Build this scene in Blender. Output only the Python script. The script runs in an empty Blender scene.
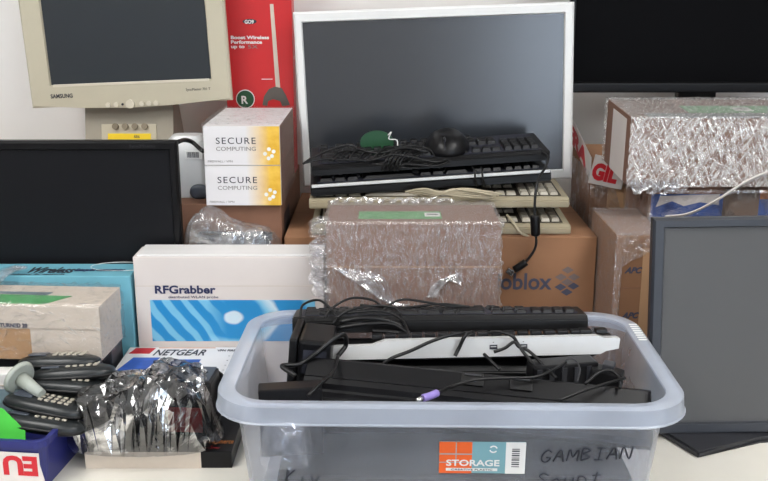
import bpy, bmesh, math, random
from mathutils import Vector, Matrix, Euler, noise
random.seed(7)
D = bpy.data
COL = bpy.context.scene.collection
SC = bpy.context.scene
R = math.radians

# ------------------------------------------------------------------ camera
ZC = .686; PITCH = R(15.04); F = 960.0
cam = D.objects.new('camera', D.cameras.new('camera')); COL.objects.link(cam)
cam.location = (0, 0, ZC); cam.rotation_euler = (R(90) - PITCH, 0, 0)
cam.data.sensor_width = 36; cam.data.lens = 45; cam.data.clip_start = .02
SC.camera = cam

def at(px, py, Y):
    """where the sight line of a photo pixel meets the upright plane at distance Y"""
    u = (px - 384) / F; v = (240.5 - py) / F
    dy = math.cos(PITCH) + v * math.sin(PITCH); dz = -math.sin(PITCH) + v * math.cos(PITCH)
    t = Y / dy
    return Vector((u * t, Y, ZC + dz * t))

# ------------------------------------------------------------------ materials
def new_mat(name):
    m = D.materials.new(name); m.use_nodes = True
    nt = m.node_tree; nt.nodes.clear()
    out = nt.nodes.new('ShaderNodeOutputMaterial')
    return m, nt, out
def s2l(c):
    return tuple((x / 12.92 if x <= .04045 else ((x + .055) / 1.055) ** 2.4) for x in c)
def rgb(r, g, b):
    return s2l((r / 255, g / 255, b / 255)) + (1,)
def coords(nt, scale=(1, 1, 1), rot=(0, 0, 0), loc=(0, 0, 0)):
    tc = nt.nodes.new('ShaderNodeTexCoord'); mp = nt.nodes.new('ShaderNodeMapping')
    mp.inputs['Scale'].default_value = scale; mp.inputs['Rotation'].default_value = rot
    mp.inputs['Location'].default_value = loc
    nt.links.new(tc.outputs['Object'], mp.inputs['Vector'])
    return mp.outputs['Vector']
def streak_coords(nt, scale, rot=(0, 0, 0), loc=(0, 0, 0)):
    tc = nt.nodes.new('ShaderNodeTexCoord'); mp = nt.nodes.new('ShaderNodeMapping'); mp.vector_type = 'TEXTURE'
    mp.inputs['Scale'].default_value = tuple(1 / q for q in scale); mp.inputs['Rotation'].default_value = rot; mp.inputs['Location'].default_value = loc
    nt.links.new(tc.outputs['Object'], mp.inputs['Vector']); return mp.outputs['Vector']
def noise_tex(nt, vec, scale, detail=3, rough=.5, dist=0):
    n = nt.nodes.new('ShaderNodeTexNoise')
    n.inputs['Scale'].default_value = scale; n.inputs['Detail'].default_value = detail
    n.inputs['Roughness'].default_value = rough; n.inputs['Distortion'].default_value = dist
    nt.links.new(vec, n.inputs['Vector']); return n.outputs['Fac']
def ramp(nt, fac, stops):
    r = nt.nodes.new('ShaderNodeValToRGB'); el = r.color_ramp.elements
    while len(el) < len(stops): el.new(.5)
    for e, (p, c) in zip(el, stops): e.position = p; e.color = c if len(c) == 4 else tuple(c) + (1,)
    nt.links.new(fac, r.inputs['Fac']); return r.outputs['Color']
def g(v): return (v, v, v, 1)
def mat(name, col, rough=.5, metal=0, var=.06, vscale=30, bump=0, bscale=200, spec=.5, coat=0):
    m, nt, out = new_mat(name)
    p = nt.nodes.new('ShaderNodeBsdfPrincipled')
    vec = coords(nt)
    n = noise_tex(nt, vec, vscale, 4, .6)
    lo = tuple(c * (1 - var) for c in col[:3]) + (1,); hi = tuple(min(1, c * (1 + var)) for c in col[:3]) + (1,)
    nt.links.new(ramp(nt, n, [(.3, lo), (.7, hi)]), p.inputs['Base Color'])
    p.inputs['Roughness'].default_value = rough; p.inputs['Metallic'].default_value = metal
    p.inputs['Specular IOR Level'].default_value = spec; p.inputs['Coat Weight'].default_value = coat
    if bump:
        b = nt.nodes.new('ShaderNodeBump'); b.inputs['Strength'].default_value = bump; b.inputs['Distance'].default_value = .001
        nt.links.new(noise_tex(nt, vec, bscale, 3), b.inputs['Height']); nt.links.new(b.outputs['Normal'], p.inputs['Normal'])
    nt.links.new(p.outputs[0], out.inputs['Surface'])
    return m
def math_node(nt, op, a, b=None, c=None):
    n = nt.nodes.new('ShaderNodeMath'); n.operation = op
    for i, v in enumerate((a, b, c)):
        if v is None: continue
        if isinstance(v, (int, float)): n.inputs[i].default_value = v
        else: nt.links.new(v, n.inputs[i])
    return n.outputs[0]
def film_mat(name, haze_glint=(.8, .78, .76), lo=.03, hi=.6, scale=(60, 60, 12), rot=(0, 0, 0), gloss=.6, strength=.5, hard=(.56, .70), rough=.14, base=.05, tint=.97):
    """thin clear plastic film: mostly see-through, with crinkles that catch the lamps and white glints painted in"""
    m, nt, out = new_mat(name)
    n1 = noise_tex(nt, streak_coords(nt, scale, rot), 1.0, 4, .6, .5)
    n2 = noise_tex(nt, streak_coords(nt, tuple(q * .8 for q in scale), (rot[0], rot[1] * -.7, rot[2]), (3, 5, 7)), 1.0, 4, .6, .8)
    b = nt.nodes.new('ShaderNodeBump'); b.inputs['Strength'].default_value = strength; b.inputs['Distance'].default_value = .004
    nt.links.new(math_node(nt, 'ADD', n1, n2), b.inputs['Height'])
    tr = nt.nodes.new('ShaderNodeBsdfTransparent'); tr.inputs['Color'].default_value = (tint, tint, tint * 1.01, 1)
    df = nt.nodes.new('ShaderNodeBsdfDiffuse'); df.inputs['Color'].default_value = tuple(haze_glint[:3]) + (1,)
    gl = nt.nodes.new('ShaderNodeBsdfGlossy'); gl.inputs['Roughness'].default_value = rough; gl.inputs['Color'].default_value = (1, 1, 1, 1)
    nt.links.new(b.outputs['Normal'], gl.inputs['Normal'])
    m1 = nt.nodes.new('ShaderNodeMixShader'); nt.links.new(ramp(nt, n1, [(hard[0], g(lo)), (hard[1], g(hi))]), m1.inputs[0])  # diffuse white streaks, painted in as highlights on the crinkles
    nt.links.new(tr.outputs[0], m1.inputs[1]); nt.links.new(df.outputs[0], m1.inputs[2])
    m2 = nt.nodes.new('ShaderNodeMixShader'); nt.links.new(ramp(nt, n2, [(hard[0] - .04, g(base)), (hard[1], g(gloss))]), m2.inputs[0])
    nt.links.new(m1.outputs[0], m2.inputs[1]); nt.links.new(gl.outputs[0], m2.inputs[2])
    nt.links.new(m2.outputs[0], out.inputs['Surface'])
    return m
def milky_mat(name, col, clear, rough=.3, trans=.8):
    m, nt, out = new_mat(name)
    n = noise_tex(nt, coords(nt), 9, 3)
    tr = nt.nodes.new('ShaderNodeBsdfTransparent'); tr.inputs['Color'].default_value = (.96, .97, 1, 1)
    df = nt.nodes.new('ShaderNodeBsdfDiffuse'); df.inputs['Color'].default_value = col
    tl = nt.nodes.new('ShaderNodeBsdfTranslucent'); tl.inputs['Color'].default_value = col
    md = nt.nodes.new('ShaderNodeMixShader'); md.inputs[0].default_value = trans
    nt.links.new(df.outputs[0], md.inputs[1]); nt.links.new(tl.outputs[0], md.inputs[2])
    f = ramp(nt, n, [(.3, g(clear - .05)), (.7, g(clear + .05))])
    mx = nt.nodes.new('ShaderNodeMixShader'); nt.links.new(f, mx.inputs[0])
    nt.links.new(md.outputs[0], mx.inputs[1]); nt.links.new(tr.outputs[0], mx.inputs[2])
    gl = nt.nodes.new('ShaderNodeBsdfGlossy'); gl.inputs['Roughness'].default_value = rough
    lw_ = nt.nodes.new('ShaderNodeLayerWeight')      # the same sheen from either side of the wall
    fr = math_node(nt, 'MULTIPLY_ADD', math_node(nt, 'POWER', lw_.outputs['Facing'], 4), .5, .04)
    m2 = nt.nodes.new('ShaderNodeMixShader'); nt.links.new(fr, m2.inputs[0])
    nt.links.new(mx.outputs[0], m2.inputs[1]); nt.links.new(gl.outputs[0], m2.inputs[2])
    nt.links.new(m2.outputs[0], out.inputs['Surface'])
    return m
def emit_mat(name, col, s):
    m, nt, out = new_mat(name); e = nt.nodes.new('ShaderNodeEmission')
    e.inputs['Color'].default_value = col; e.inputs['Strength'].default_value = s
    nt.links.new(e.outputs[0], out.inputs['Surface']); return m

M = {}
M['wall'] = mat('wall_paint', rgb(238, 236, 234), .9, var=.015, vscale=3, bump=.1, bscale=60)
M['room'] = mat('room_paint', rgb(205, 203, 200), .9, var=.02, vscale=3)
M['ceiling'] = mat('ceiling_paint', rgb(222, 222, 220), .95, var=.02)
M['floor'] = mat('floor_vinyl', rgb(120, 120, 122), .5, var=.08, vscale=6)
M['table'] = mat('table_laminate', rgb(222, 218, 208), .35, var=.02, vscale=14)
M['table_leg'] = mat('table_steel', rgb(130, 130, 132), .35, .8)
M['beige'] = mat('aged_beige_plastic', rgb(190, 183, 162), .45, var=.02)
M['beige_dark'] = mat('greyer_beige_plastic', rgb(158, 152, 138), .5, var=.02)
M['beige_light'] = mat('pale_beige_plastic', rgb(212, 205, 188), .4, var=.02)
M['screen'] = mat('lcd_dark_screen', rgb(44, 49, 54), .38, var=.04, vscale=4, spec=.4)
M['screen_black'] = mat('lcd_black_screen', rgb(18, 19, 23), .45, var=.04, vscale=4, spec=.2)
M['screen_deep'] = mat('lcd_glossy_black_screen', rgb(9, 9, 11), .5, var=.04, vscale=4, spec=.04)
M['screen_grey'] = mat('lcd_matte_grey_screen', rgb(76, 76, 77), .5, var=.03, vscale=4)
M['screen_blue'] = mat('lcd_bluish_grey_screen', rgb(46, 50, 56), .24, var=.05, vscale=3, spec=1.0)
M['silver'] = mat('silver_white_plastic', rgb(205, 206, 206), .35, .1, var=.02)
M['monitor_silver'] = mat('bright_silver_plastic', rgb(230, 231, 230), .4, var=.015)
M['black'] = mat('black_plastic', rgb(9, 9, 11), .42, spec=.35, var=.1, vscale=60)
M['black2'] = mat('satin_black_plastic', rgb(10, 10, 13), .36, spec=.3, var=.1, vscale=40)
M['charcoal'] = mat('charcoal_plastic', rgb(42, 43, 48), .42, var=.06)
M['slate'] = mat('slate_grey_plastic', rgb(70, 76, 86), .4, var=.05)
M['slate_dark'] = mat('dark_slate_plastic', rgb(44, 47, 54), .4, var=.05)
M['kb_beige'] = mat('yellowed_beige_plastic', rgb(154, 144, 120), .5, var=.03)
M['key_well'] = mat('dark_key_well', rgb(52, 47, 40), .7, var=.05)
M['key_black'] = mat('black_key_plastic', rgb(17, 17, 20), .4, spec=.4, var=.1, vscale=90)
M['key_cream'] = mat('cream_key_plastic', rgb(176, 170, 156), .45, var=.03)
M['key_grey'] = mat('warm_grey_key_plastic', rgb(160, 154, 140), .45, var=.03)
M['cable'] = mat('black_cable_rubber', rgb(14, 14, 16), .4, spec=.4, var=.05)
M['cable_beige'] = mat('beige_cable', rgb(172, 162, 138), .5, var=.05)
M['metal'] = mat('brushed_metal', rgb(190, 190, 188), .25, 1)
M['bronze'] = mat('dull_bronze_plastic', rgb(128, 118, 100), .3, .5)
M['olive_grey'] = mat('olive_grey_print', rgb(88, 82, 76), .5)
M['kraft'] = mat('kraft_cardboard', rgb(146, 106, 77), .85, var=.06, vscale=12, bump=.2, bscale=90)
M['kraft_light'] = mat('pale_kraft_cardboard', rgb(184, 146, 110), .85, var=.06, vscale=12)
M['kraft_dark'] = mat('brown_cardboard', rgb(136, 98, 78), .85, var=.08, vscale=16)
M['kraft_mauve'] = mat('muted_brown_cardboard', rgb(128, 95, 80), .8, var=.07, vscale=16)
M['white_card'] = mat('white_cardboard', rgb(216, 208, 204), .65, var=.02, vscale=12)
M['white_card2'] = mat('bright_white_cardboard', rgb(224, 222, 222), .5, var=.015)
M['cream_card'] = mat('cream_cardboard', rgb(204, 192, 178), .7, var=.05, vscale=25)
M['teal'] = mat('teal_printed_card', rgb(112, 176, 194), .5, var=.06, vscale=14)
M['green'] = mat('green_sticker', rgb(76, 158, 92), .5, var=.1, vscale=30)
M['lime'] = mat('bright_green_card', rgb(78, 200, 72), .5, var=.03)
M['white'] = mat('white_label', rgb(228, 228, 226), .5, var=.02)
M['yellow'] = mat('yellow_label', rgb(236, 204, 22), .5, var=.02)
M['ink'] = mat('dark_ink', rgb(38, 40, 52), .6, var=.02)
M['ink_blue'] = mat('navy_ink', rgb(36, 44, 84), .6, var=.02)
M['ink_grey'] = mat('grey_ink', rgb(128, 124, 122), .6, var=.02)
M['ink_slate'] = mat('slate_blue_ink', rgb(70, 72, 90), .7, var=.04)
M['ink_slate2'] = mat('faded_slate_ink', rgb(112, 98, 96), .7, var=.04)
M['red'] = mat('red_printed_card', rgb(196, 34, 38), .38, var=.05, vscale=10)
M['red_ink'] = mat('red_ink', rgb(196, 30, 44), .5, var=.04)
M['orange_ink'] = mat('orange_ink', rgb(196, 120, 50), .5, var=.03)
M['dark_red_ink'] = mat('dark_red_ink', rgb(150, 36, 40), .5, var=.03)
M['bin_blue'] = mat('blue_bin_plastic', rgb(32, 38, 108), .38, var=.04)
M['carton_blue'] = mat('blue_printed_card', rgb(40, 78, 152), .5, var=.08, vscale=20)
M['tape_brown'] = mat('brown_parcel_tape', rgb(112, 90, 74), .3, var=.08, vscale=30)
M['tape_tan'] = mat('tan_parcel_tape', rgb(178, 140, 100), .3, var=.08, vscale=30)
M['tape_white'] = mat('white_tape', rgb(214, 208, 204), .35, var=.05, vscale=30)
M['tub'] = milky_mat('milky_clear_plastic', rgb(236, 242, 252), .87, trans=.5)
M['tub_rim'] = milky_mat('thick_milky_plastic', rgb(224, 232, 244), .64, trans=.4)
M['orange'] = mat('orange_label', rgb(232, 98, 34), .5, var=.03)
M['label_teal'] = mat('dusty_teal_label', rgb(120, 166, 176), .5, var=.03)
M['purple'] = mat('purple_plug_plastic', rgb(150, 132, 204), .4, var=.03)
M['grey_green'] = mat('pale_grey_green_plastic', rgb(166, 172, 164), .5, var=.03)
M['handset'] = mat('dark_green_grey_plastic', rgb(28, 32, 34), .35, var=.08)
M['grey_card'] = mat('slate_teal_card', rgb(104, 122, 130), .55, var=.03)
M['gold'] = mat('amber_printed_card', rgb(226, 176, 50), .45, var=.06, vscale=25)
M['blue_pic'] = mat('blue_picture_ink', rgb(46, 84, 168), .45, var=.3, vscale=60)
M['dark_green'] = mat('dark_green_plastic', rgb(24, 74, 44), .45, var=.06)
M['film_box'] = film_mat('crinkled_stretch_film', haze_glint=(.74, .68, .65), scale=(520, 520, 80), rot=(0, -.15, 0), lo=.07, hi=.5, gloss=.45, hard=(.5, .66))
M['film_shiny'] = film_mat('shiny_crinkled_film', haze_glint=(.85, .82, .8), scale=(430, 430, 50), rot=(0, .6, 0), lo=.03, hi=.85, gloss=.9, strength=.8, hard=(.5, .60), rough=.10)
M['film_soft'] = film_mat('soft_stretch_film', haze_glint=(.85, .83, .80), scale=(50, 120, 160), rot=(0, .5, 0), lo=.03, hi=.4, gloss=.35, hard=(.56, .74))
M['film_bag'] = film_mat('clear_bag_film', haze_glint=(.8, .8, .82), scale=(40, 40, 30), rot=(.4, .6, 0), lo=.06, hi=.4, gloss=.55, hard=(.52, .7), base=.12, strength=.6)
M['film_black'] = film_mat('glossy_bag_film', haze_glint=(.7, .7, .72), scale=(22, 22, 30), rot=(.3, .8, 0), lo=.0, hi=.05, gloss=.8, hard=(.54, .62), rough=.10, base=.16, strength=.35, tint=.45)

# ------------------------------------------------------------------ object helpers
def thing(name, label, cat, loc=(0, 0, 0), rot=(0, 0, 0), group=None):
    o = D.objects.new(name, None); COL.objects.link(o); o.empty_display_size = .02
    o.location = loc; o.rotation_euler = rot
    o['label'] = label; o['category'] = cat
    if group: o['group'] = group
    return o
def tag(o, label, cat, group=None):
    o['label'] = label; o['category'] = cat
    if group: o['group'] = group
    return o
def link(name, me, m, parent=None, smooth=False):
    o = D.objects.new(name, me); COL.objects.link(o)
    if m is not None: me.materials.append(m)
    if parent: o.parent = parent
    if smooth:
        for p in me.polygons: p.use_smooth = True
    return o
def from_bm(name, bm, m, parent=None, X=None, smooth=False):
    if X is not None: bmesh.ops.transform(bm, matrix=X, verts=bm.verts)
    bmesh.ops.recalc_face_normals(bm, faces=bm.faces)
    me = D.meshes.new(name); bm.to_mesh(me); bm.free()
    return link(name, me, m, parent, smooth)
def add_box(bm, x0, x1, y0, y1, z0, z1, bev=0, seg=2):
    r = bmesh.ops.create_cube(bm, size=1)
    vs = r['verts']
    bmesh.ops.scale(bm, vec=(x1 - x0, y1 - y0, z1 - z0), verts=vs)
    bmesh.ops.translate(bm, vec=((x0 + x1) / 2, (y0 + y1) / 2, (z0 + z1) / 2), verts=vs)
    if bev:
        es = list({e for v in vs for e in v.link_edges})
        bmesh.ops.bevel(bm, geom=es, offset=bev, segments=seg, affect='EDGES', profile=.6)
def box(name, m, parent, x0, x1, y0, y1, z0, z1, bev=0, X=None, seg=2):
    bm = bmesh.new(); add_box(bm, x0, x1, y0, y1, z0, z1, bev, seg)
    return from_bm(name, bm, m, parent, X)
def catmull(pts, n=8):
    P = [Vector(p) for p in pts]
    if len(P) < 3: return P
    P = [P[0] * 2 - P[1]] + P + [P[-1] * 2 - P[-2]]
    out = []
    for i in range(1, len(P) - 2):
        for k in range(n):
            t = k / n; a, b, c, d = P[i - 1:i + 3]
            out.append(.5 * ((2 * b) + (c - a) * t + (2 * a - 5 * b + 4 * c - d) * t * t + (3 * b - a - 3 * c + d) * t ** 3))
    out.append(P[-2]); return out
def add_tube(bm, pts, r, seg=8, smooth=8, taper=None):
    P = catmull(pts, smooth) if smooth else [Vector(p) for p in pts]
    rings = []; up = Vector((0, 0, 1)); prev = None
    for i, p in enumerate(P):
        t = (P[min(i + 1, len(P) - 1)] - P[max(i - 1, 0)])
        if t.length < 1e-9: t = Vector((1, 0, 0))
        t.normalize()
        if prev is None:
            a = t.cross(up)
            if a.length < .1: a = t.cross(Vector((1, 0, 0)))
        else: a = prev - t * prev.dot(t)
        a.normalize(); prev = a; b = t.cross(a)
        rr = r if taper is None else r * taper(i / (len(P) - 1))
        rings.append([bm.verts.new(p + (a * math.cos(w) + b * math.sin(w)) * rr) for w in [2 * math.pi * k / seg for k in range(seg)]])
    for A, B_ in zip(rings, rings[1:]):
        for k in range(seg): bm.faces.new((A[k], A[(k + 1) % seg], B_[(k + 1) % seg], B_[k]))
    bm.faces.new(rings[0][::-1]); bm.faces.new(rings[-1])
def tube(name, m, parent, pts, r, seg=8, smooth=8, taper=None):
    bm = bmesh.new(); add_tube(bm, pts, r, seg, smooth, taper)
    return from_bm(name, bm, m, parent, smooth=True)
def cyl(name, m, parent, c, r, h, axis='Z', seg=28, r2=None, X=None):
    bm = bmesh.new()
    bmesh.ops.create_cone(bm, cap_ends=True, segments=seg, radius1=r, radius2=r if r2 is None else r2, depth=h)
    if axis == 'Y': bmesh.ops.rotate(bm, verts=bm.verts, matrix=Matrix.Rotation(R(90), 3, 'X'))
    if axis == 'X': bmesh.ops.rotate(bm, verts=bm.verts, matrix=Matrix.Rotation(R(90), 3, 'Y'))
    bmesh.ops.translate(bm, vec=c, verts=bm.verts)
    o = from_bm(name, bm, m, parent, X)
    for p in o.data.polygons: p.use_smooth = len(p.vertices) == 4
    return o
def blob(name, m, parent, c, rx, ry, rz, ex=2.6, ez=2.2, X=None, seg=32, rings=16, flat=-1):
    """rounded lump (superellipsoid) with a flattened underside"""
    bm = bmesh.new()
    bmesh.ops.create_uvsphere(bm, u_segments=seg, v_segments=rings, radius=1)
    def sp(v, e): return math.copysign(abs(v) ** (2 / e), v)
    for v in bm.verts:
        x, y, z = v.co; h = math.hypot(x, y) or 1e-9
        cu, su = x / h, y / h
        hh = sp(h, ez); zz = max(sp(z, ez), flat)
        v.co = Vector((c[0] + rx * hh * sp(cu, ex), c[1] + ry * hh * sp(su, ex), c[2] + rz * zz))
    return from_bm(name, bm, m, parent, X, smooth=True)
def rrect(hx, hy, r, n=6):
    pts = []
    for (sx, sy, a0) in ((1, 1, 0), (-1, 1, 90), (-1, -1, 180), (1, -1, 270)):
        for k in range(n + 1):
            a = R(a0 + 90 * k / n)
            pts.append((sx * (hx - r) + r * math.cos(a), sy * (hy - r) + r * math.sin(a)))
    return pts
def loft(name, m, parent, loops, close=True, caps=(False, False), smooth=True, n=6, ring=False):
    """loops: list of (hx, hy, r, z)"""
    bm = bmesh.new(); V = []
    for hx, hy, r, z in loops: V.append([bm.verts.new((x, y, z)) for x, y in rrect(hx, hy, r, n)])
    L = len(V[0]); pairs = list(zip(V, V[1:]))
    if ring: pairs.append((V[-1], V[0]))
    for A, B_ in pairs:
        for k in range(L): bm.faces.new((A[k], A[(k + 1) % L], B_[(k + 1) % L], B_[k]))
    if caps[0]: bm.faces.new(V[0][::-1])
    if caps[1]: bm.faces.new(V[-1])
    o = from_bm(name, bm, m, parent)
    if smooth:
        for p in o.data.polygons: p.use_smooth = len(p.vertices) == 4
        try: o.data.set_sharp_from_angle(angle=R(40))
        except Exception: pass
    return o
def prism(name, m, parent, pts, y0, y1, X=None):
    """outline in x,z pushed from y0 to y1"""
    bm = bmesh.new()
    a = [bm.verts.new((x, y0, z)) for x, z in pts]; b = [bm.verts.new((x, y1, z)) for x, z in pts]
    bm.faces.new(a); bm.faces.new(b[::-1])
    for i in range(len(pts)): bm.faces.new((a[i], b[i], b[(i + 1) % len(pts)], a[(i + 1) % len(pts)]))
    return from_bm(name, bm, m, parent, X)

# frames that turn a flat print (x right, y up, z out) onto a face of a box
def front(x, y, z): return Matrix.Translation((x, y, z)) @ Matrix.Rotation(R(90), 4, 'X')
def left_face(x, y, z): return Matrix.Translation((x, y, z)) @ Matrix.Rotation(R(-90), 4, 'Z') @ Matrix.Rotation(R(90), 4, 'X')
def top(x, y, z, a=0): return Matrix.Translation((x, y, z)) @ Matrix.Rotation(R(a), 4, 'Z')
def text(s, size, m, parent, X, width=None, bold=0, shear=0, name='printed_text', align='LEFT', space=1.0, height=None):
    cu = D.curves.new(name, 'FONT'); cu.body = s; cu.size = size; cu.offset = bold; cu.shear = shear
    cu.extrude = .0002; cu.align_x = align; cu.space_character = space; cu.resolution_u = 3
    o = D.objects.new(name, cu); COL.objects.link(o)
    dg = bpy.context.evaluated_depsgraph_get(); dg.update()
    me = D.meshes.new_from_object(o.evaluated_get(dg)); D.objects.remove(o)
    sx = sy = 1
    if width and len(me.vertices):
        xs = [v.co.x for v in me.vertices]; sx = width / (max(xs) - min(xs))
    if height and len(me.vertices):
        ys = [v.co.y for v in me.vertices]; sy = height / (max(ys) - min(ys))
    me.transform(X @ Matrix.Translation((0, 0, .0002)) @ Matrix.Diagonal((sx, sy, 1, 1)))
    me.materials.clear()
    return link(name, me, m, parent)
def plate(name, m, parent, X, x0, x1, y0, y1, t=.0006):
    """thin printed patch or sticker in a face frame"""
    return box(name, m, parent, x0, x1, y0, y1, 0, t, 0, X)
def poly_plate(name, m, parent, X, pts, t=.0006):
    bm = bmesh.new()
    a = [bm.verts.new((x, y, 0)) for x, y in pts]; b = [bm.verts.new((x, y, t)) for x, y in pts]
    bm.faces.new(a[::-1]); bm.faces.new(b)
    for i in range(len(pts)): bm.faces.new((a[i], a[(i + 1) % len(pts)], b[(i + 1) % len(pts)], b[i]))
    return from_bm(name, bm, m, parent, X)
def disc_pts(cx, cy, rx, ry, n=28): return [(cx + rx * math.cos(2 * math.pi * k / n), cy + ry * math.sin(2 * math.pi * k / n)) for k in range(n)]

def film(name, m, parent, x0, x1, y0, y1, z0, z1, off=.004, amp=.004, n=(26, 14, 16), fr=45, corner=.0, seed=0, skip=''):
    """stretch film pulled round a box: a closed shell just outside it, puckered at edges and corners"""
    bm = bmesh.new(); x0 -= off; x1 += off; y0 -= off; y1 += off; z1 += off
    nx, ny, nz = n
    def P(u, v, w): return Vector((x0 + (x1 - x0) * u, y0 + (y1 - y0) * v, z0 + (z1 - z0) * w))
    def grid(f, a, b):
        V = [[bm.verts.new(f(i / a, j / b)) for j in range(b + 1)] for i in range(a + 1)]
        for i in range(a):
            for j in range(b): bm.faces.new((V[i][j], V[i + 1][j], V[i + 1][j + 1], V[i][j + 1]))
    if 'F' not in skip: grid(lambda a, b: P(a, 0, b), nx, nz)
    if 'B' not in skip: grid(lambda a, b: P(a, 1, b), nx, nz)
    if 'L' not in skip: grid(lambda a, b: P(0, a, b), ny, nz)
    grid(lambda a, b: P(1, a, b), ny, nz)
    if 'T' not in skip: grid(lambda a, b: P(a, b, 1), nx, ny)
    bmesh.ops.remove_doubles(bm, verts=bm.verts, dist=1e-5)
    c = Vector(((x0 + x1) / 2, (y0 + y1) / 2, (z0 + z1) / 2)); so = Vector((seed, seed * 2.3, 0))
    for v in bm.verts:
        p = v.co; e = 0
        dx = min(p.x - x0, x1 - p.x); dy = min(p.y - y0, y1 - p.y); dz = z1 - p.z
        nrm = Vector((-1 if p.x - x0 < 1e-6 else 1 if x1 - p.x < 1e-6 else 0, -1 if p.y - y0 < 1e-6 else 1 if y1 - p.y < 1e-6 else 0, 1 if dz < 1e-6 else 0))
        k = sum(abs(q) for q in nrm)
        nn = noise.noise(p * fr + so); nf = abs(noise.noise(p * fr * 2.3 + so))
        push = amp * (max(0, nn + .2)) + (corner * nf if k >= 2 else 0)
        if nrm.length: v.co = p + nrm.normalized() * push
    return from_bm(name, bm, m, parent, smooth=True)

def crumple(name, m, parent, cx, cy, z0, hf, hx, hy, nx=60, ny=40, amp=.012, fr=28, seed=0, smooth=True, jit=0):
    """a loose plastic bag draped over what is in it: dome with ridged folds; hf(u, v) gives its height"""
    bm = bmesh.new(); V = []
    for i in range(nx + 1):
        row = []
        for j in range(ny + 1):
            u = i / nx * 2 - 1; v = j / ny * 2 - 1
            if jit and 0 < i < nx and 0 < j < ny: u += random.uniform(-jit, jit) / nx; v += random.uniform(-jit, jit) / ny
            uu = u * math.sqrt(1 - .38 * v * v); vv = v * math.sqrt(1 - .38 * u * u)
            ed = max(abs(u), abs(v)); h = hf(u, v) * (1 - ed ** 7)
            p = Vector((cx + uu * hx, cy + vv * hy, z0 + h))
            q = p * fr + Vector((seed, 0, seed)); q = Vector((q.x * .7, q.y, q.z))
            w = noise.noise_vector(q * .7)
            r1 = 1 - 2 * abs(noise.noise(q + w * .9)); r2 = 1 - 2 * abs(noise.noise(q * 2.1 + w))
            d = amp * (r1 * .8 + r2 * .4) * (.35 + .65 * min(1, (1 - ed) * 5 + .2))
            p += Vector((w.x * .5, w.y * .5 - .5, .8)) * d * (1 if ed < .999 else .3)
            p.z = max(p.z, z0 + .0015)
            row.append(bm.verts.new(p))
        V.append(row)
    for i in range(nx):
        for j in range(ny): bm.faces.new((V[i][j], V[i + 1][j], V[i + 1][j + 1], V[i][j + 1]))
    if not smooth: bmesh.ops.triangulate(bm, faces=bm.faces)
    return from_bm(name, bm, m, parent, smooth=smooth)

# ------------------------------------------------------------------ the room
TZ = 0.0; FZ = -.74; CZ = 1.95; XL, XR, YB, YF = -2.6, 2.9, 2.12, -3.2
def struct(name, m, *a):
    o = box(name, m, None, *a); o['kind'] = 'structure'; return o
struct('wall_back', M['wall'], XL, XR, YB, YB + .1, FZ, CZ)
struct('wall_left', M['room'], XL - .1, XL, YF, YB + .1, FZ, CZ)
struct('wall_right', M['room'], XR, XR + .1, YF, YB + .1, FZ, CZ)
struct('floor', M['floor'], XL - .1, XR + .1, YF - .1, YB + .1, FZ - .1, FZ)
struct('ceiling', M['ceiling'], XL - .1, XR + .1, YF - .1, YB + .1, CZ, CZ + .1)
WX0, WX1, WZ0, WZ1 = .6, 2.3, -.5, 1.1  # unseen window, added for its bright reflection in the silver monitor's screen
bm = bmesh.new()
for a in ((XL, WX0, FZ, CZ), (WX1, XR, FZ, CZ), (WX0, WX1, FZ, WZ0), (WX0, WX1, WZ1, CZ)): add_box(bm, a[0], a[1], YF - .1, YF, a[2], a[3])
o = from_bm('wall_front', bm, M['room']); o['kind'] = 'structure'
m, nt, out = new_mat('added_window_glass')
tr = nt.nodes.new('ShaderNodeBsdfTransparent'); gl = nt.nodes.new('ShaderNodeBsdfGlossy'); gl.inputs['Roughness'].default_value = .02
mx = nt.nodes.new('ShaderNodeMixShader'); mx.inputs[0].default_value = .06
nt.links.new(tr.outputs[0], mx.inputs[1]); nt.links.new(gl.outputs[0], mx.inputs[2]); nt.links.new(mx.outputs[0], out.inputs['Surface'])
bm = bmesh.new()
for a in ((WX0, WX0 + .05, WZ0, WZ1), (WX1 - .05, WX1, WZ0, WZ1), (WX0, WX1, WZ0, WZ0 + .05), (WX0, WX1, WZ1 - .05, WZ1), ((WX0 + WX1) / 2 - .025, (WX0 + WX1) / 2 + .025, WZ0, WZ1)):
    add_box(bm, a[0], a[1], YF - .07, YF - .02, a[2], a[3])
w = from_bm('added_window_1', bm, M['white']); w['kind'] = 'structure'
box('added_window_pane', m, w, WX0 + .04, WX1 - .04, YF - .05, YF - .045, WZ0 + .04, WZ1 - .04)

# table
t = thing('table', 'long white laminate table carrying the whole heap of office equipment', 'table', (0, 0, FZ))
tb = box('tabletop', M['table'], t, -1.15, 1.25, 1.0, 2.10, -FZ - .03, -FZ, .004)
for x in (-1.08, 1.18):
    for y in (1.06, 2.04): box('leg', M['table_leg'], t, x - .02, x + .02, y - .02, y + .02, 0, -FZ - .03, .002)

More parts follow.
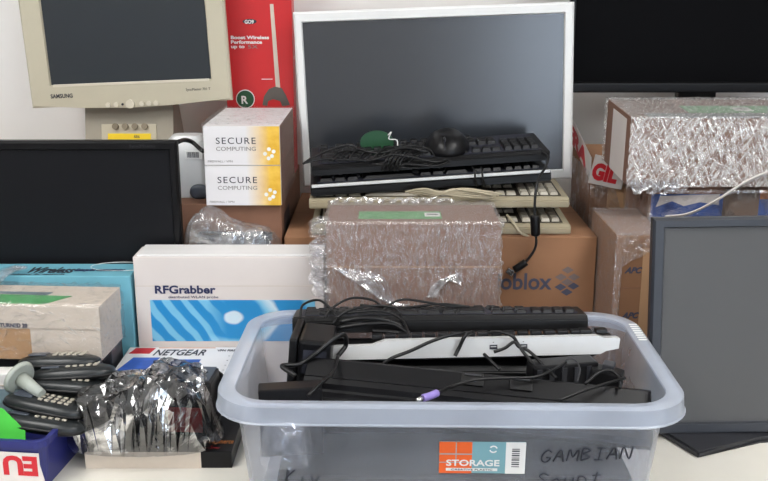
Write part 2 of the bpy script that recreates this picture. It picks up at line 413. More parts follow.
# ceiling lamps
LM = emit_mat('lamp_diffuser', (1, .985, .96, 1), 15.0)
for i, (x, y, w_) in enumerate(((-1.1, .35, 'left end'), (1.1, .35, 'right end'), (-1.1, -1.5, 'rear left part'), (1.1, -1.5, 'rear right part'))):
    t = thing('ceiling_light', 'flat white ceiling lamp panel over the %s of the room' % w_, 'ceiling light', (x, y, CZ), group='ceiling lamp panels')
    bm = bmesh.new()
    for a in ((-.32, .32, -.62, -.59), (-.32, .32, .59, .62), (-.32, -.29, -.59, .59), (.29, .32, -.59, .59)): add_box(bm, a[0], a[1], a[2], a[3], -.03, 0)
    from_bm('lamp_frame', bm, M['white'], t)
    box('diffuser', LM, t, -.29, .29, -.59, .59, -.015, -.005)

# ------------------------------------------------------------------ monitors
def ring(bm, W, H, l, r, b, tp, y0, y1, bev=.002):
    """front bezel: four bars round the opening, one closed ring"""
    o = [(-W / 2, 0), (W / 2, 0), (W / 2, H), (-W / 2, H)]
    i = [(-W / 2 + l, b), (W / 2 - r, b), (W / 2 - r, H - tp), (-W / 2 + l, H - tp)]
    def V(pts, y): return [bm.verts.new((x, y, z)) for x, z in pts]
    s = .004
    o2 = [(-W / 2 + s, s), (W / 2 - s, s), (W / 2 - s, H - s), (-W / 2 + s, H - s)]
    k = .002
    i2 = [(-W / 2 + l - k, b - k), (W / 2 - r + k, b - k), (W / 2 - r + k, H - tp + k), (-W / 2 + l - k, H - tp + k)]
    loops = [V(o, y1), V(o, y0 + s), V(o2, y0), V(i2, y0), V(i, y0 + .004), V(i, y1)]
    for A, B_ in zip(loops, loops[1:] + loops[:1]):
        for q in range(4): bm.faces.new((A[q], A[(q + 1) % 4], B_[(q + 1) % 4], B_[q]))
def monitor(name, label, loc, W, H, T, bez, fm, sm, lift, roll=0, lean=0, yaw=0, hump=.5, sunk=.006, stand='plain', stx=0, stm=None, foot=(.11, .09), fm_in=None, group=None):
    """loc: foot point on what it stands on, below the middle of the front; lift: height of the lower edge above it"""
    t = thing(name, label, 'monitor', loc, (0, 0, R(yaw)), group)
    X = Matrix.Translation((0, 0, lift)) @ Matrix.Rotation(R(roll), 4, 'Y') @ Matrix.Rotation(R(lean), 4, 'X')
    l, r, b, tp = bez; stm = stm or fm
    bm = bmesh.new(); ring(bm, W, H, l, r, b, tp, 0, .016); from_bm('bezel', bm, fm, t, X)
    box('screen', sm, t, -W / 2 + l - .001, W / 2 - r + .001, sunk, .014, b - .001, H - tp + .001, 0, X)
    bm = bmesh.new(); add_box(bm, -W / 2 + .003, W / 2 - .003, .0165, T * .6, .003, H - .003, .004)
    add_box(bm, -W * hump / 2, W * hump / 2, T * .6, T, H * .15, H * .75, .006)
    from_bm('back_shell', bm, fm, t, X)
    return t, X

# old beige monitor, upper left
p = at(131, 108, 1.88)
t, X = monitor('beige_monitor', 'old beige square monitor with yellow sticker and four knobs on its foot', (p.x + .001, 1.885, .335), .393, .345, .05, (.042, .038, .043, .03), M['beige'], M['screen'], p.z - .3285, roll=-2.3, hump=.6)
prism('bezel_chin', M['beige'], t, [(-.19, .004), (-.10, -.003), (-.03, -.006), (.03, -.006), (.10, -.003), (.19, .004)], .0, .015, X)
box('screen_lip', M['beige_light'], t, -.15, .155, -.001, .004, .039, .044, .001, X)
text('SAMSUNG', .011, M['ink'], t, X @ front(-.157, -.0002, .018), width=.043, bold=.0003, name='brand_lettering')
text('SyncMaster 701 T', .007, M['ink'], t, X @ front(.108, -.0002, .022), width=.048, name='model_lettering')
for i, x in enumerate((-.046, -.03, .02, .034, .048)):
    cyl('bezel_button', M['beige_light'], t, (x, -.002, .001), .0048, .005, 'Y', X=X)
cyl('power_button', M['beige_light'], t, (-.003, -.002, .001), .0085, .005, 'Y', X=X)
cyl('status_light', M['ink'], t, (-.018, -.001, .001), .0022, .003, 'Y', 12, X=X)
bm = bmesh.new()
zz = .335
h = p.z - zz + .03
a = [bm.verts.new(v) for v in ((-.088, .0, 0), (.088, .0, 0), (.088, .03, h), (-.088, .03, h), (-.088, .14, 0), (.088, .14, 0), (.088, .06, h), (-.088, .06, h))]
for q in ((0, 1, 2, 3), (4, 7, 6, 5), (0, 3, 7, 4), (1, 5, 6, 2), (3, 2, 6, 7), (0, 4, 5, 1)): bm.faces.new([a[k] for k in q])
st = from_bm('stand', bm, M['beige_dark'], t); st.location = (-.016, .014, 0)
SX = Matrix.Translation((-.016, .014, 0)) @ Matrix.Rotation(-math.atan2(.03, h), 4, 'X')
box('stand_panel', M['beige'], t, -.055, .055, -.003, .0, .0, h * .55, .001, SX)
kz = at(131, 128, 1.885).z - zz
for k in range(4): cyl('knob', M['bronze'], t, (-.026 + .0195 * k, -.006, kz), .006, .008, 'Y', X=SX)
sz = at(131, 138.5, 1.885).z - zz
plate('yellow_sticker', M['yellow'], t, SX @ front(0, -.0035, sz), -.042, .044, -.012, .007)
text('886', .008, M['ink'], t, SX @ front(.010, -.0042, sz - .002), name='sticker_text')

# black widescreen monitor, left
p = at(-60, 141, 1.60)
t, X = monitor('black_monitor', 'wide black monitor at the left edge, behind the teal box', (at(0, 141, 1.6).x - .09, 1.60, 0), .50, p.z - .115, .045, (.014, .014, .02, .016), M['black2'], M['screen_black'], .115, hump=.4)
text('SyncMaster', .007, M['charcoal'], t, X @ front(.17, -.0002, p.z - .115 - .011), width=.045, name='model_lettering')
t.location.x = at(181, 142, 1.6).x - .258
box('stand_neck', M['black'], t, -.05, .05, .05, .075, .01, .25, .004)
loft('stand_foot', M['black'], t, [(.12, .045, .03, 0), (.12, .045, .03, .008), (.10, .035, .03, .012)], caps=(True, True)).location.y = .055

# silver-white monitor, centre
p = at(303.5, 190, 1.875); q = at(572, 176.5, 1.875)
Wm = (q - p).length
pc = (p + q) / 2
t, X = monitor('silver_monitor', 'large silver framed widescreen monitor standing behind the stacked keyboards', (pc.x - .001, 1.875, .258), Wm, .341, .05, (.0165, .0185, .02, .02), M['monitor_silver'], M['screen_blue'], pc.z - .258, roll=-2.1, yaw=-1.5, hump=.4)
box('stand_neck', M['silver'], t, -.05, .05, .05, .07, .008, .18, .004)
loft('stand_foot', M['silver'], t, [(.12, .048, .03, 0), (.12, .048, .03, .006), (.10, .04, .03, .012)], caps=(True, True)).location.y = .045

# black monitor, upper right
FRZ = at(592, 144, 2.00).z
p = at(570, 93, 1.915)
t, X = monitor('black_monitor', 'wide glossy black monitor at the upper right, above the film-wrapped carton', (p.x + .28, 1.915, FRZ + .0005), .56, .345, .05, (.012, .012, .021, .014), M['black'], M['screen_deep'], p.z - FRZ, hump=.4)
t.location.x = p.x + .273
box('bezel_strip', M['black2'], t, -.275, .275, -.0015, .0, .002, .017, .0005, X)
nx = at(703, 100, 1.9).x - t.location.x
box('stand_neck', M['black'], t, nx - .038, nx + .038, .022, .05, .006, p.z - FRZ + .03, .003)
loft('stand_foot', M['black'], t, [(.13, .058, .03, 0), (.13, .058, .03, .005), (.11, .05, .03, .01)], caps=(True, True)).location = (nx, .02, 0)

# dark grey monitor, right foreground
p = at(651, 217, 1.395)
t, X = monitor('grey_monitor', 'slate grey square monitor with matte screen, standing in front on the right', (p.x + .214, 1.36, 0), .41, .340, .05, (.0185, .0185, .019, .0155), M['slate_dark'], M['screen_grey'], 0.010, roll=-.8, lean=-6, hump=.5)
box('stand_neck', M['charcoal'], t, -.04, .05, .062, .09, .02, .2, .004)
bm = bmesh.new()
# low slab of a foot whose corner points at the viewer
a2 = [at(668, 446, 1.35), at(697, 465, 1.29), at(752, 446, 1.345), at(790, 441, 1.36), at(790, 420, 1.46), at(665, 425, 1.46)]
fp = [(v.x - t.location.x, v.y - 1.36) for v in (Vector((at(662, 440, 1.36).x, 1.375, 0)), Vector((at(697, 465, 1.298).x, 1.298, 0)), Vector((at(758, 445, 1.355).x, 1.352, 0)), Vector((at(790, 447, 1.35).x, 1.352, 0)), Vector((.75, 1.46, 0)), Vector((.42, 1.46, 0)))]
lo = [bm.verts.new((x, y, 0)) for x, y in fp]; hi = [bm.verts.new((x, y, .011)) for x, y in fp]
bm.faces.new(lo[::-1]); bm.faces.new(hi)
for i in range(6): bm.faces.new((lo[i], lo[(i + 1) % 6], hi[(i + 1) % 6], hi[i]))
bmesh.ops.bevel(bm, geom=bm.edges[:], offset=.003, segments=2, affect='EDGES')
from_bm('stand_foot', bm, M['charcoal'], t)

# ------------------------------------------------------------------ cartons
def carton(name, label, x0, x1, y0, y1, z0, z1, m, cat='box', rot=0, body='box_body', bev=.0015, group=None):
    """returns (thing, half-width, depth, height): local x centred, local y from 0 (front), z from 0"""
    t = thing(name, label, cat, ((x0 + x1) / 2, y0, z0), (0, 0, R(rot)), group)
    box(body, m, t, -(x1 - x0) / 2, (x1 - x0) / 2, 0, y1 - y0, 0, z1 - z0, bev)
    return t, (x1 - x0) / 2, y1 - y0, z1 - z0

# support under the beige monitor
t, hx, dy, hz = carton('cardboard_box', 'plain brown carton under the old beige monitor', -.72, -.41, 1.72, 2.08, 0, .335, M['kraft'])
box('flap_seam', M['tape_tan'], t, -hx, hx, dy / 2 - .025, dy / 2 + .025, hz, hz + .0005)

# carton under the SECURE boxes
t, hx, dy, hz = carton('cardboard_box', 'brown carton under the two white and yellow boxes', -.400, -.183, 1.665, 2.05, 0, .306, M['kraft_dark'])
box('flap_seam', M['kraft'], t, -.002, .002, 0, dy, hz, hz + .0004)
for k in range(5): plate('side_print', M['ink'], t, Matrix.Translation((hx, .05 + .02 * k, hz - .08)) @ Matrix.Rotation(R(90), 4, 'Z') @ Matrix.Rotation(R(90), 4, 'X'), 0, .008, 0, .05)

# small carton that carries the clear bag
carton('cardboard_box', 'small brown carton under the clear bag behind the blue and white box', -.335, -.195, 1.592, 1.655, 0, .225, M['kraft'])

# clear bag with a grey bundle
t = thing('cable_bundle', 'grey cable bundle inside the clear bag', 'cable', (-.262, 1.623, .226))
bm = bmesh.new()
for k in range(9):
    pts = [(.062 * math.cos(a) + random.uniform(-.004, .004), .022 * math.sin(a), .006 + k * .0035 + .003 * math.sin(a * 2 + k)) for a in [2 * math.pi * j / 10 for j in range(11)]]
    add_tube(bm, pts, .0028, 6, 4)
from_bm('coiled_cable', bm, M['slate'], t, smooth=True)
def hbag(u, v): return .052 + .022 * math.exp(-((u + .45) / .35) ** 2) - .012 * u
b = crumple('plastic_bag', M['film_bag'], None, -.264, 1.623, .225, hbag, .092, .036, 46, 26, .008, 60, 3)
tag(b, 'clear crinkled plastic bag below the white and yellow boxes', 'bag')

# SECURE COMPUTING boxes
xL = at(204.5, 165, 1.65).x; xR = at(280.5, 165, 1.65).x
z1 = at(240, 126, 1.65).z; zm = at(240, 165.5, 1.65).z
m, nt, out = new_mat('white_to_amber_print')
pr = nt.nodes.new('ShaderNodeBsdfPrincipled'); tc = nt.nodes.new('ShaderNodeTexCoord'); sp = nt.nodes.new('ShaderNodeSeparateXYZ')
nt.links.new(tc.outputs['Object'], sp.inputs[0])
f = math_node(nt, 'MULTIPLY_ADD', sp.outputs['X'], 1 / (xR - xL), .5)
n = noise_tex(nt, tc.outputs['Object'], 45, 4, .6)
am = ramp(nt, n, [(.3, rgb(216, 164, 40)), (.75, rgb(238, 198, 84))])
fm = ramp(nt, f, [(.55, g(0)), (.86, g(1))])
mxc = nt.nodes.new('ShaderNodeMix'); mxc.data_type = 'RGBA'
nt.links.new(fm, mxc.inputs[0]); mxc.inputs[6].default_value = rgb(222, 220, 222); nt.links.new(am, mxc.inputs[7])
nt.links.new(mxc.outputs[2], pr.inputs['Base Color']); pr.inputs['Roughness'].default_value = .35
nt.links.new(pr.outputs[0], out.inputs['Surface']); M['secure'] = m
for lab, za, zb, wob in (('white and yellow appliance box, upper one of the two, carrying clear film on top', zm + .0008, z1, 0), ('white and yellow appliance box, lower one of the two, on the brown carton', .3066, zm, .0)):
    t, hx, dy, hz = carton('appliance_box', lab, xL, xR, 1.65, 1.90, za, zb, M['white_card2'], group='white and yellow boxes')
    plate('front_print', M['secure'], t, front(0, 0, 0), -hx + .0005, hx - .0005, .0005, hz - .0005)
    text('SECURE', .016, M['ink'], t, front(-hx + .021, -.0008, hz - .031), width=.069, space=1.2)
    text('COMPUTING', .010, M['ink_grey'], t, front(-hx + .021, -.0008, hz - .043), width=.069, height=.007)
    text('FIREWALL / VPN', .005, M['ink_grey'], t, front(-hx + .006, -.0008, .005), width=.043)
    for a, b_ in ((.046, .012), (.052, .016), (.04, .020), (.055, .024), (.047, .028)): cyl('highlight_print', M['white'], t, (a, -.0009, b_), .0035, .0004, 'Y', 10)
    box('side_panel_print', M['kraft_mauve'], t, hx - .0002, hx + .0006, .004, dy, .0, hz)
    film('stretch_film', M['film_soft'], t, -hx, hx, 0, dy, .001, hz, .0025, .003, (16, 20, 8), 55, .002, seed=za * 30, skip='FB' if zb == z1 else 'FBTL')

# tall red box
xa = at(225, 60, 1.95).x; xb = at(293, 60, 1.95).x
t, hx, dy, hz = carton('antenna_box', 'tall glossy red antenna box behind the yellow and white boxes', xa, xb, 1.95, 2.0, .3066, .74, M['red'])
def rz(py): return at(250, py, 1.95).z - .3066
def rx(px): return at(px, 60, 1.95).x - t.location.x
F0 = front(0, -.0003, 0)
poly_plate('logo_oval', M['ink'], t, F0, disc_pts(rx(251), rz(21.5), .014, .005))
text('GO9', .010, M['white'], t, front(rx(246), -.0012, rz(23.5)), width=.018, bold=.0003)
for s, py, wd in (('Boost Wireless', 39, .076), ('Performance', 43.6, .062), ('up to', 48, .027)):
    text(s, .009, M['white'], t, front(rx(231.5), -.0006, rz(py)), width=wd, bold=.0003)
text('5X', .0095, M['ink_grey'], t, front(rx(248), -.0006, rz(48.4)), width=.020)
poly_plate('antenna_picture', M['cream_card'], t, F0, [(rx(271.5), rz(4)), (rx(275), rz(4)), (rx(279.5), rz(88)), (rx(275), rz(88))])
poly_plate('antenna_foot_picture', M['olive_grey'], t, Matrix.Translation((0, -.0007, 0)) @ F0, [(rx(261), rz(105)), (rx(263), rz(96)), (rx(268), rz(89)), (rx(274), rz(86.5)), (rx(281), rz(88)), (rx(285), rz(95)), (rx(289), rz(105)), (rx(281), rz(106)), (rx(279), rz(101)), (rx(272), rz(99)), (rx(267), rz(101)), (rx(266), rz(106))])
box('caption_line', M['white'], t, rx(261), rx(272), -.0009, -.0003, rz(79.4), rz(78.8))
poly_plate('round_badge', M['white'], t, F0, disc_pts(rx(244), rz(99), .019, .019))
poly_plate('badge_disc', M['dark_green'], t, Matrix.Translation((0, -.0007, 0)) @ F0, disc_pts(rx(244), rz(99), .0172, .0172))
text('R', .022, M['white'], t, front(rx(239.5), -.0016, rz(103.5)), bold=.0006)
text('14', .010, M['white'], t, Matrix.Translation((hx + .0003, .010, rz(60))) @ Matrix.Rotation(R(90), 4, 'Z') @ Matrix.Rotation(R(90), 4, 'X'))

# white modem-like case with a barcode
p = at(192, 150, 1.72)
t = thing('white_modem', 'white plastic device with a barcode, squeezed beside the yellow and white boxes', 'modem', (at(191, 150, 1.72).x - .008, 1.735, .3066))
loft('casing', M['silver'], t, [(.035, .022, .012, 0), (.038, .026, .016, .05), (.034, .024, .014, .105), (.026, .018, .012, .113)], caps=(True, True))
blob('grey_foot', M['slate'], t, (.022, -.026, .012), .018, .008, .014)
plate('barcode_label', M['white'], t, front(.0, -.0262, .072), -.001, .03, 0, .016)
for k in range(9): box('barcode_bar', M['ink'], t, .003 + k * .0024, .003 + k * .0024 + (.0014 if k % 3 else .0008), -.0278, -.0270, .075, .085)

# black strap/cable at the corner of left monitor
tag(tube('black_cable', M['cable'], None, [at(178, 142, 1.63), at(184, 140, 1.66), at(192, 142, 1.68), at(200, 149, 1.672), at(203, 151, 1.66)], .004), 'short thick black cable reaching from the left wide monitor to the yellow and white boxes', 'cable')

# RF grabber box
RY = 1.52
xa = at(132.5, 257, RY).x; z1 = at(132, 257, RY).z
t, hx, dy, hz = carton('probe_box', 'white upright box with blue wave picture and RFGrabber title', xa, -.1, RY, 1.586, 0, z1, M['white_card'], rot=0)
def lx(px, py=300): return at(px, py, RY).x - t.location.x
def lz(py): return at(200, py, RY).z
box('lid_flap', M['white_card2'], t, -hx + .006, hx, .003, dy, hz, hz + .0035, .001)
box('front_crease', M['cream_card'], t, -hx, hx, -.0005, .0005, lz(286) - .0004, lz(286) + .0004)
m, nt, out = new_mat('blue_wave_print')
pr = nt.nodes.new('ShaderNodeBsdfPrincipled'); tc = nt.nodes.new('ShaderNodeTexCoord'); sp = nt.nodes.new('ShaderNodeSeparateXYZ')
nt.links.new(tc.outputs['Object'], sp.inputs[0])
cx, cz = lx(233), lz(317)
dx = math_node(nt, 'MULTIPLY', math_node(nt, 'SUBTRACT', sp.outputs['X'], cx), .75); dz = math_node(nt, 'SUBTRACT', sp.outputs['Z'], cz)
d = math_node(nt, 'SQRT', math_node(nt, 'ADD', math_node(nt, 'MULTIPLY', dx, dx), math_node(nt, 'MULTIPLY', dz, dz)))
nz = noise_tex(nt, tc.outputs['Object'], 22, 2)
dd = math_node(nt, 'ADD', d, math_node(nt, 'MULTIPLY', math_node(nt, 'SUBTRACT', nz, .5), .012))
W_, Bl, Md = rgb(205, 224, 236), rgb(34, 138, 200), rgb(120, 190, 224)
ringc = ramp(nt, math_node(nt, 'MULTIPLY', dd, 8.0), [(.085, W_), (.11, Bl), (.30, Bl), (.34, Md), (.43, W_), (.47, Bl), (.72, Bl), (.76, Md), (.88, Md), (.92, Bl)])
# slanting rays in the left part
ray = nt.nodes.new('ShaderNodeTexWave'); ray.inputs['Scale'].default_value = 12; ray.inputs['Distortion'].default_value = 3
mp = nt.nodes.new('ShaderNodeMapping'); mp.inputs['Rotation'].default_value = (0, R(35), 0); nt.links.new(tc.outputs['Object'], mp.inputs[0]); nt.links.new(mp.outputs[0], ray.inputs[0])
rayc = ramp(nt, ray.outputs['Fac'], [(.45, Bl), (.7, Md)])
fl = ramp(nt, math_node(nt, 'MULTIPLY_ADD', sp.outputs['X'], 30, -(cx - .045) * 30 + .0), [(0, g(1)), (1, g(0))])
mxc = nt.nodes.new('ShaderNodeMix'); mxc.data_type = 'RGBA'; nt.links.new(fl, mxc.inputs[0]); nt.links.new(ringc, mxc.inputs[6]); nt.links.new(rayc, mxc.inputs[7])
nt.links.new(mxc.outputs[2], pr.inputs['Base Color']); pr.inputs['Roughness'].default_value = .45
nt.links.new(pr.outputs[0], out.inputs['Surface'])
plate('wave_picture', m, t, front(0, 0, 0), lx(150), lx(315), lz(341), lz(300))
text('RFGrabber', .02, M['ink_blue'], t, front(lx(155), -.0004, lz(293.2)), width=.101, bold=.0006, height=.0145)
text('distributed WLAN probe', .007, M['ink_blue'], t, front(lx(168.5), -.0004, lz(298)), width=.083, height=.0055)

# firewall box lying in front of it
t, hx, dy, hz = carton('router_box', 'flat white router box with red and blue print, lying before the upright white box', -.428, -.213, 1.397, 1.515, 0, .093, M['white_card2'])
T0 = top(0, 0, hz + .0001)
poly_plate('red_print', M['red_ink'], t, T0, [(-hx + .006, .088), (-hx + .04, .088), (-hx + .045, .112), (-hx + .012, .112)])
poly_plate('blue_picture', M['blue_pic'], t, T0, [(-hx + .004, .012), (-hx + .048, .012), (-hx + .062, .07), (-hx + .018, .07)])
poly_plate('blue_picture', M['blue_pic'], t, T0, [(-hx + .075, .012), (-hx + .125, .012), (-hx + .130, .062), (-hx + .085, .062)])
box('orange_stripe', M['orange_ink'], t, -hx + .05, -hx + .145, .113, .1145, hz, hz + .0005)
text('NETGEAR', .03, M['ink'], t, top(-hx + .046, .080, hz + .0004), width=.085, shear=.3, bold=.0004, height=.026)
text('VPN FIREWALL', .012, M['ink'], t, top(-hx + .150, .098, hz + .0004), width=.052, bold=.0003, height=.008)
for k, s in enumerate(('- 8 port', '- SPI', '- DES', '- Web')): text(s, .010, M['ink_grey'], t, top(-hx + .172, .075 - .02 * k, hz + .0004), height=.008)

# teal box behind, cream box before (left edge)
t, hx, dy, hz = carton('teal_box', 'light teal printed box with dark italic lettering, in front of left monitor', -.80, -.419, 1.515, 1.588, 0, .218, M['teal'])
text('Wireless', .03, M['ink'], t, top(-hx + .200, .018, hz + .0003), width=.075, shear=.4, bold=.0008, height=.034)
text('Enterprise communicator', .02, M['ink_blue'], t, top(-hx + .280, .028, hz + .0003), width=.084, shear=.35, bold=.0007, height=.020)
text('solutions for networks', .02, M['ink'], t, top(-hx + .18, .006, hz + .0003), width=.09, shear=.35, height=.008)
bm = bmesh.new(); add_tube(bm, [( .16 + .05 * math.cos(a), .055 + .026 * math.sin(a), hz + .0004) for a in [2 * math.pi * k / 20 for k in range(21)]], .0006, 4, 2)
from_bm('oval_print', bm, M['white'], t)
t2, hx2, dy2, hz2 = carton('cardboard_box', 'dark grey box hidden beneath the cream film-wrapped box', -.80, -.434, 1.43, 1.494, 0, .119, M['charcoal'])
t, hx, dy, hz = carton('wrapped_box', 'cream white box in stretch film with green sticker, resting over the blue bin', -.82, -.436, 1.40, 1.498, .120, .207, M['cream_card'], rot=-3.5)
box('lid', M['cream_card'], t, -hx - .0015, hx + .0015, -.0015, dy, hz - .036, hz + .0015, .001)
poly_plate('green_sticker', M['green'], t, top(0, 0, hz + .0016), [(-hx + .02, .006), (hx - .086, .006), (hx - .058, .046), (-hx + .02, .052)])
poly_plate('blue_sticker', M['grey_card'], t, top(0, 0, hz + .0018), [(-hx + .2, .052), (hx - .10, .048), (hx - .095, .062), (-hx + .2, .062)])
plate('parcel_tape', M['tape_tan'], t, front(0, -.0003, 0), hx - .185, hx - .110, 0, hz - .037)
text('RETURNED 20', .012, M['ink_slate'], t, front(hx - .165, -.002, hz - .034), width=.052, bold=.0005, height=.007)
film('stretch_film', M['film_soft'], t, -hx, hx, 0, dy, .0, hz + .002, .0022, .003, (50, 14, 12), 50, .006, seed=5)
bm = bmesh.new()
for k in range(5): add_tube(bm, [(hx - .21 + .004 * k, .04 + .03 * math.sin(k), hz + .004), (hx - .205 + .005 * k, .08, hz + .008 + .002 * k), (hx - .20 + .005 * k, .105, hz + .022), (hx - .19 + .005 * k, .14, hz + .02)], .003, 5, 5)
from_bm('film_twist', bm, M['film_bag'], t, smooth=True)

# ------------------------------------------------------------------ centre: infoblox carton, wrapped brown box
xb = at(597, 242, 1.62).x; z1 = at(550, 237, 1.62).z
IZ = z1
t, hx, dy, hz = carton('appliance_carton', 'wide brown carton printed Infoblox, carrying the keyboards and silver monitor', -.174, xb, 1.62, 1.985, 0, z1, M['kraft'])
def ix(px): return at(px, 275, 1.62).x - t.location.x
def iz(py): return at(550, py, 1.62).z
text('Infoblox', .034, M['ink_slate'], t, front(ix(551) - .128, -.0003, iz(289)), width=.128, height=.031, bold=.0007)
for k, (a, b_, mm) in enumerate(((567.5, 270, 'ink_slate2'), (561, 277, 'ink_slate2'), (574, 277, 'ink_slate2'), (567.5, 282, 'ink_slate2'), (561, 287, 'ink_slate'), (574, 286, 'ink_slate'), (567.5, 292, 'ink_slate'))):
    cx, cz = ix(a), iz(b_); poly_plate('logo_diamond', M[mm], t, front(0, -.0001, 0), [(cx - .0105, cz), (cx, cz - .0065), (cx + .0105, cz), (cx, cz + .0065)])
box('flap_seam', M['kraft_dark'], t, -hx, hx, dy / 2 - .001, dy / 2 + .001, hz, hz + .0004)

xa = at(327, 225, 1.47).x; xb = at(500, 225, 1.47).x; z1 = at(400, 225, 1.47).z
t, hx, dy, hz = carton('wrapped_box', 'brown box in crinkled film with green sticker, behind the clear tub', xa, xb, 1.47, 1.605, 0, z1, M['kraft_mauve'])
sz = at(400, 266.5, 1.47).z
box('lid', M['kraft_mauve'], t, -hx - .0015, hx + .0015, -.0018, dy + .001, sz, hz + .0012, .001)
box('lid_edge', M['kraft_light'], t, -hx - .001, hx + .001, -.0022, -.0005, sz - .001, sz + .0005)
plate('green_sticker', M['green'], t, top(0, 0, hz + .0013), -.088, .047, .035, .085)
plate('barcode_label', M['white'], t, top(0, 0, hz + .0022), .020, .045, .048, .072)
box('barcode_bar', M['ink'], t, .024, .042, .058, .063, hz + .0028, hz + .0031)
film('stretch_film', M['film_box'], t, -hx, hx, 0, dy, .02, hz + .002, .003, .0016, (60, 24, 60), 60, .009, seed=1)
# bunched film sticking out at the left edge and trailing over the front
bm = bmesh.new()
for k in range(16):
    zb = hz + .008 - .0075 * k; r0 = random.uniform
    add_tube(bm, [(-hx + .004, .002 + r0(0, .04), zb), (-hx - .010 - r0(0, .012), -.002 + r0(0, .03), zb + r0(-.006, .006)), (-hx - .018 - r0(0, .010), .01 + r0(-.01, .02), zb - .01 + r0(-.008, .008)), (-hx - .008, .0, zb - .016), (-hx + .004, .001, zb - .02)], .0055 * r0(.6, 1.2), 5, 4)
for v in bm.verts: v.co += noise.noise_vector(v.co * 120) * .004
from_bm('bunched_film', bm, M['film_soft'], t)
bm = bmesh.new()
for k in range(9):
    add_tube(bm, [(-hx + .01 + .008 * k, -.006, sz + .0 - .001 * k), (-hx + .045 + .006 * k, -.008, sz - .022), (-hx + .075 + .004 * k, -.008, sz - .045 - .002 * k), (-hx + .10 + .004 * k, -.006, sz - .062)], .002, 5, 4)
for k in range(6):
    add_tube(bm, [(hx - .115 + .003 * k, -.007, sz - .05), (hx - .105 + .003 * k, -.008, sz - .03), (hx - .085 + .004 * k, -.008, sz - .018 + .002 * k), (hx - .06, -.006, sz - .028 + .003 * k)], .0018, 5, 4)
for v in bm.verts: v.co += noise.noise_vector(v.co * 100) * .002
from_bm('film_folds', bm, M['film_bag'], t)
bm = bmesh.new()
for k in range(10):
    add_tube(bm, [(-hx + .02 * k, .13, hz + .006), (-hx + .02 * k + .015, .134, hz + .013), (-hx + .02 * k + .03, .13, hz + .007)], .0035, 5, 4)
for v in bm.verts: v.co += noise.noise_vector(v.co * 100) * .002
from_bm('film_pucker', bm, M['film_bag'], t)

# ------------------------------------------------------------------ right-hand stack
xa = at(616, 236, 1.5).x + .002; z1 = at(630, 236, 1.5).z
t, hx, dy, hz = carton('wrapped_box', 'narrow brown box half covered with film, between printed carton and grey monitor', xa, .456, 1.5, 1.69, 0, z1, M['kraft'])
def az(py): return at(630, py, 1.5).z
def ax(px): return at(px, 270, 1.5).x - t.location.x
for py in (273, 318): text('APC', .014, M['ink_slate'], t, front(ax(625), -.0003, az(py)), width=.03, shear=.4, bold=.0006)
box('front_crease', M['kraft_dark'], t, -hx, hx, -.0006, .0004, az(288) - .0006, az(288) + .0006)
plate('tape_strip', M['kraft_light'], t, front(0, -.0002, 0), ax(642), hx, .0, hz - .02)
box('film_haze_top', M['film_box'], t, -hx, hx, 0, dy, hz + .001, hz + .003)
bm = bmesh.new()     # film covers the top, the left side and the upper left corner of the front
nx_, nz_ = 30, 40
V = [[None] * (nz_ + 1) for _ in range(nx_ + 1)]
for i in range(nx_ + 1):
    for j in range(nz_ + 1):
        u = i / nx_; x = -hx - .003 + u * (2 * hx)
        edge = hz * (.80 + .15 * u) if u > .16 else 0
        z = hz + .004 - (hz + .004 - max(0, edge)) * j / nz_
        pz = Vector((x, 0, z)); V[i][j] = bm.verts.new((x, -.004 - .006 * abs(noise.noise(pz * 70)), z + .004 * noise.noise(pz * 50)))
for i in range(nx_):
    for j in range(nz_): bm.faces.new((V[i][j], V[i + 1][j], V[i + 1][j + 1], V[i][j + 1]))
ny_ = 20; V = [[None] * (nz_ + 1) for _ in range(ny_ + 1)]
for i in range(ny_ + 1):
    for j in range(nz_ + 1):
        y = -.004 + dy * i / ny_; z = (hz + .004) * (1 - j / nz_); pz = Vector((1, y, z))
        V[i][j] = bm.verts.new((-hx - .003 - .0025 * abs(noise.noise(pz * 60)), y, z))
for i in range(ny_):
    for j in range(nz_): bm.faces.new((V[i][j], V[i + 1][j], V[i + 1][j + 1], V[i][j + 1]))
from_bm('stretch_film', bm, M['film_box'], t)

# blue and brown carton under the bubble box
zb0 = at(700, 184, 1.62).z
t, hx, dy, hz = carton('blue_carton', 'brown and blue carton beneath the shiny film-wrapped box, behind the grey monitor', .461, .82, 1.62, 1.79, 0, zb0 - .002, M['kraft_dark'])
def bx(px): return at(px, 200, 1.62).x - t.location.x
def bz(py): return at(700, py, 1.62).z
plate('blue_print', M['carton_blue'], t, front(0, 0, 0), -hx + .0005, hx - .0005, .02, bz(194))
plate('parcel_tape', M['tape_brown'], t, front(0, -.0007, 0), bx(723), bx(759), .02, bz(187))
plate('orange_print', M['orange_ink'], t, front(0, -.0007, 0), bx(759.5), bx(768), bz(199), bz(190))
poly_plate('white_sticker', M['tape_white'], t, front(0, -.0007, 0), [(bx(656), bz(207)), (bx(660), bz(196)), (bx(719), bz(194)), (bx(719), bz(205)), (bx(700), bz(202)), (bx(684), bz(206)), (bx(672), bz(201))])
film('stretch_film', M['film_bag'], t, -hx, hx, 0, dy, .0, hz - .006, .0025, .003, (36, 14, 30), 50, .004, seed=9)

# fragile box behind
zt = FRZ
xa = at(592, 160, 1.81).x
t, hx, dy, hz = carton('fragile_box', 'brown carton with red and white fragile tape, behind the film-wrapped boxes', xa, .86, 1.81, 2.00, 0, zt, M['kraft'])
def fx(px): return at(px, 170, 1.80).x - t.location.x
def fz(py): return at(600, py, 1.80).z
box('corner_board', M['kraft_light'], t, fx(610), fx(634), -.004, 0, .10, hz)
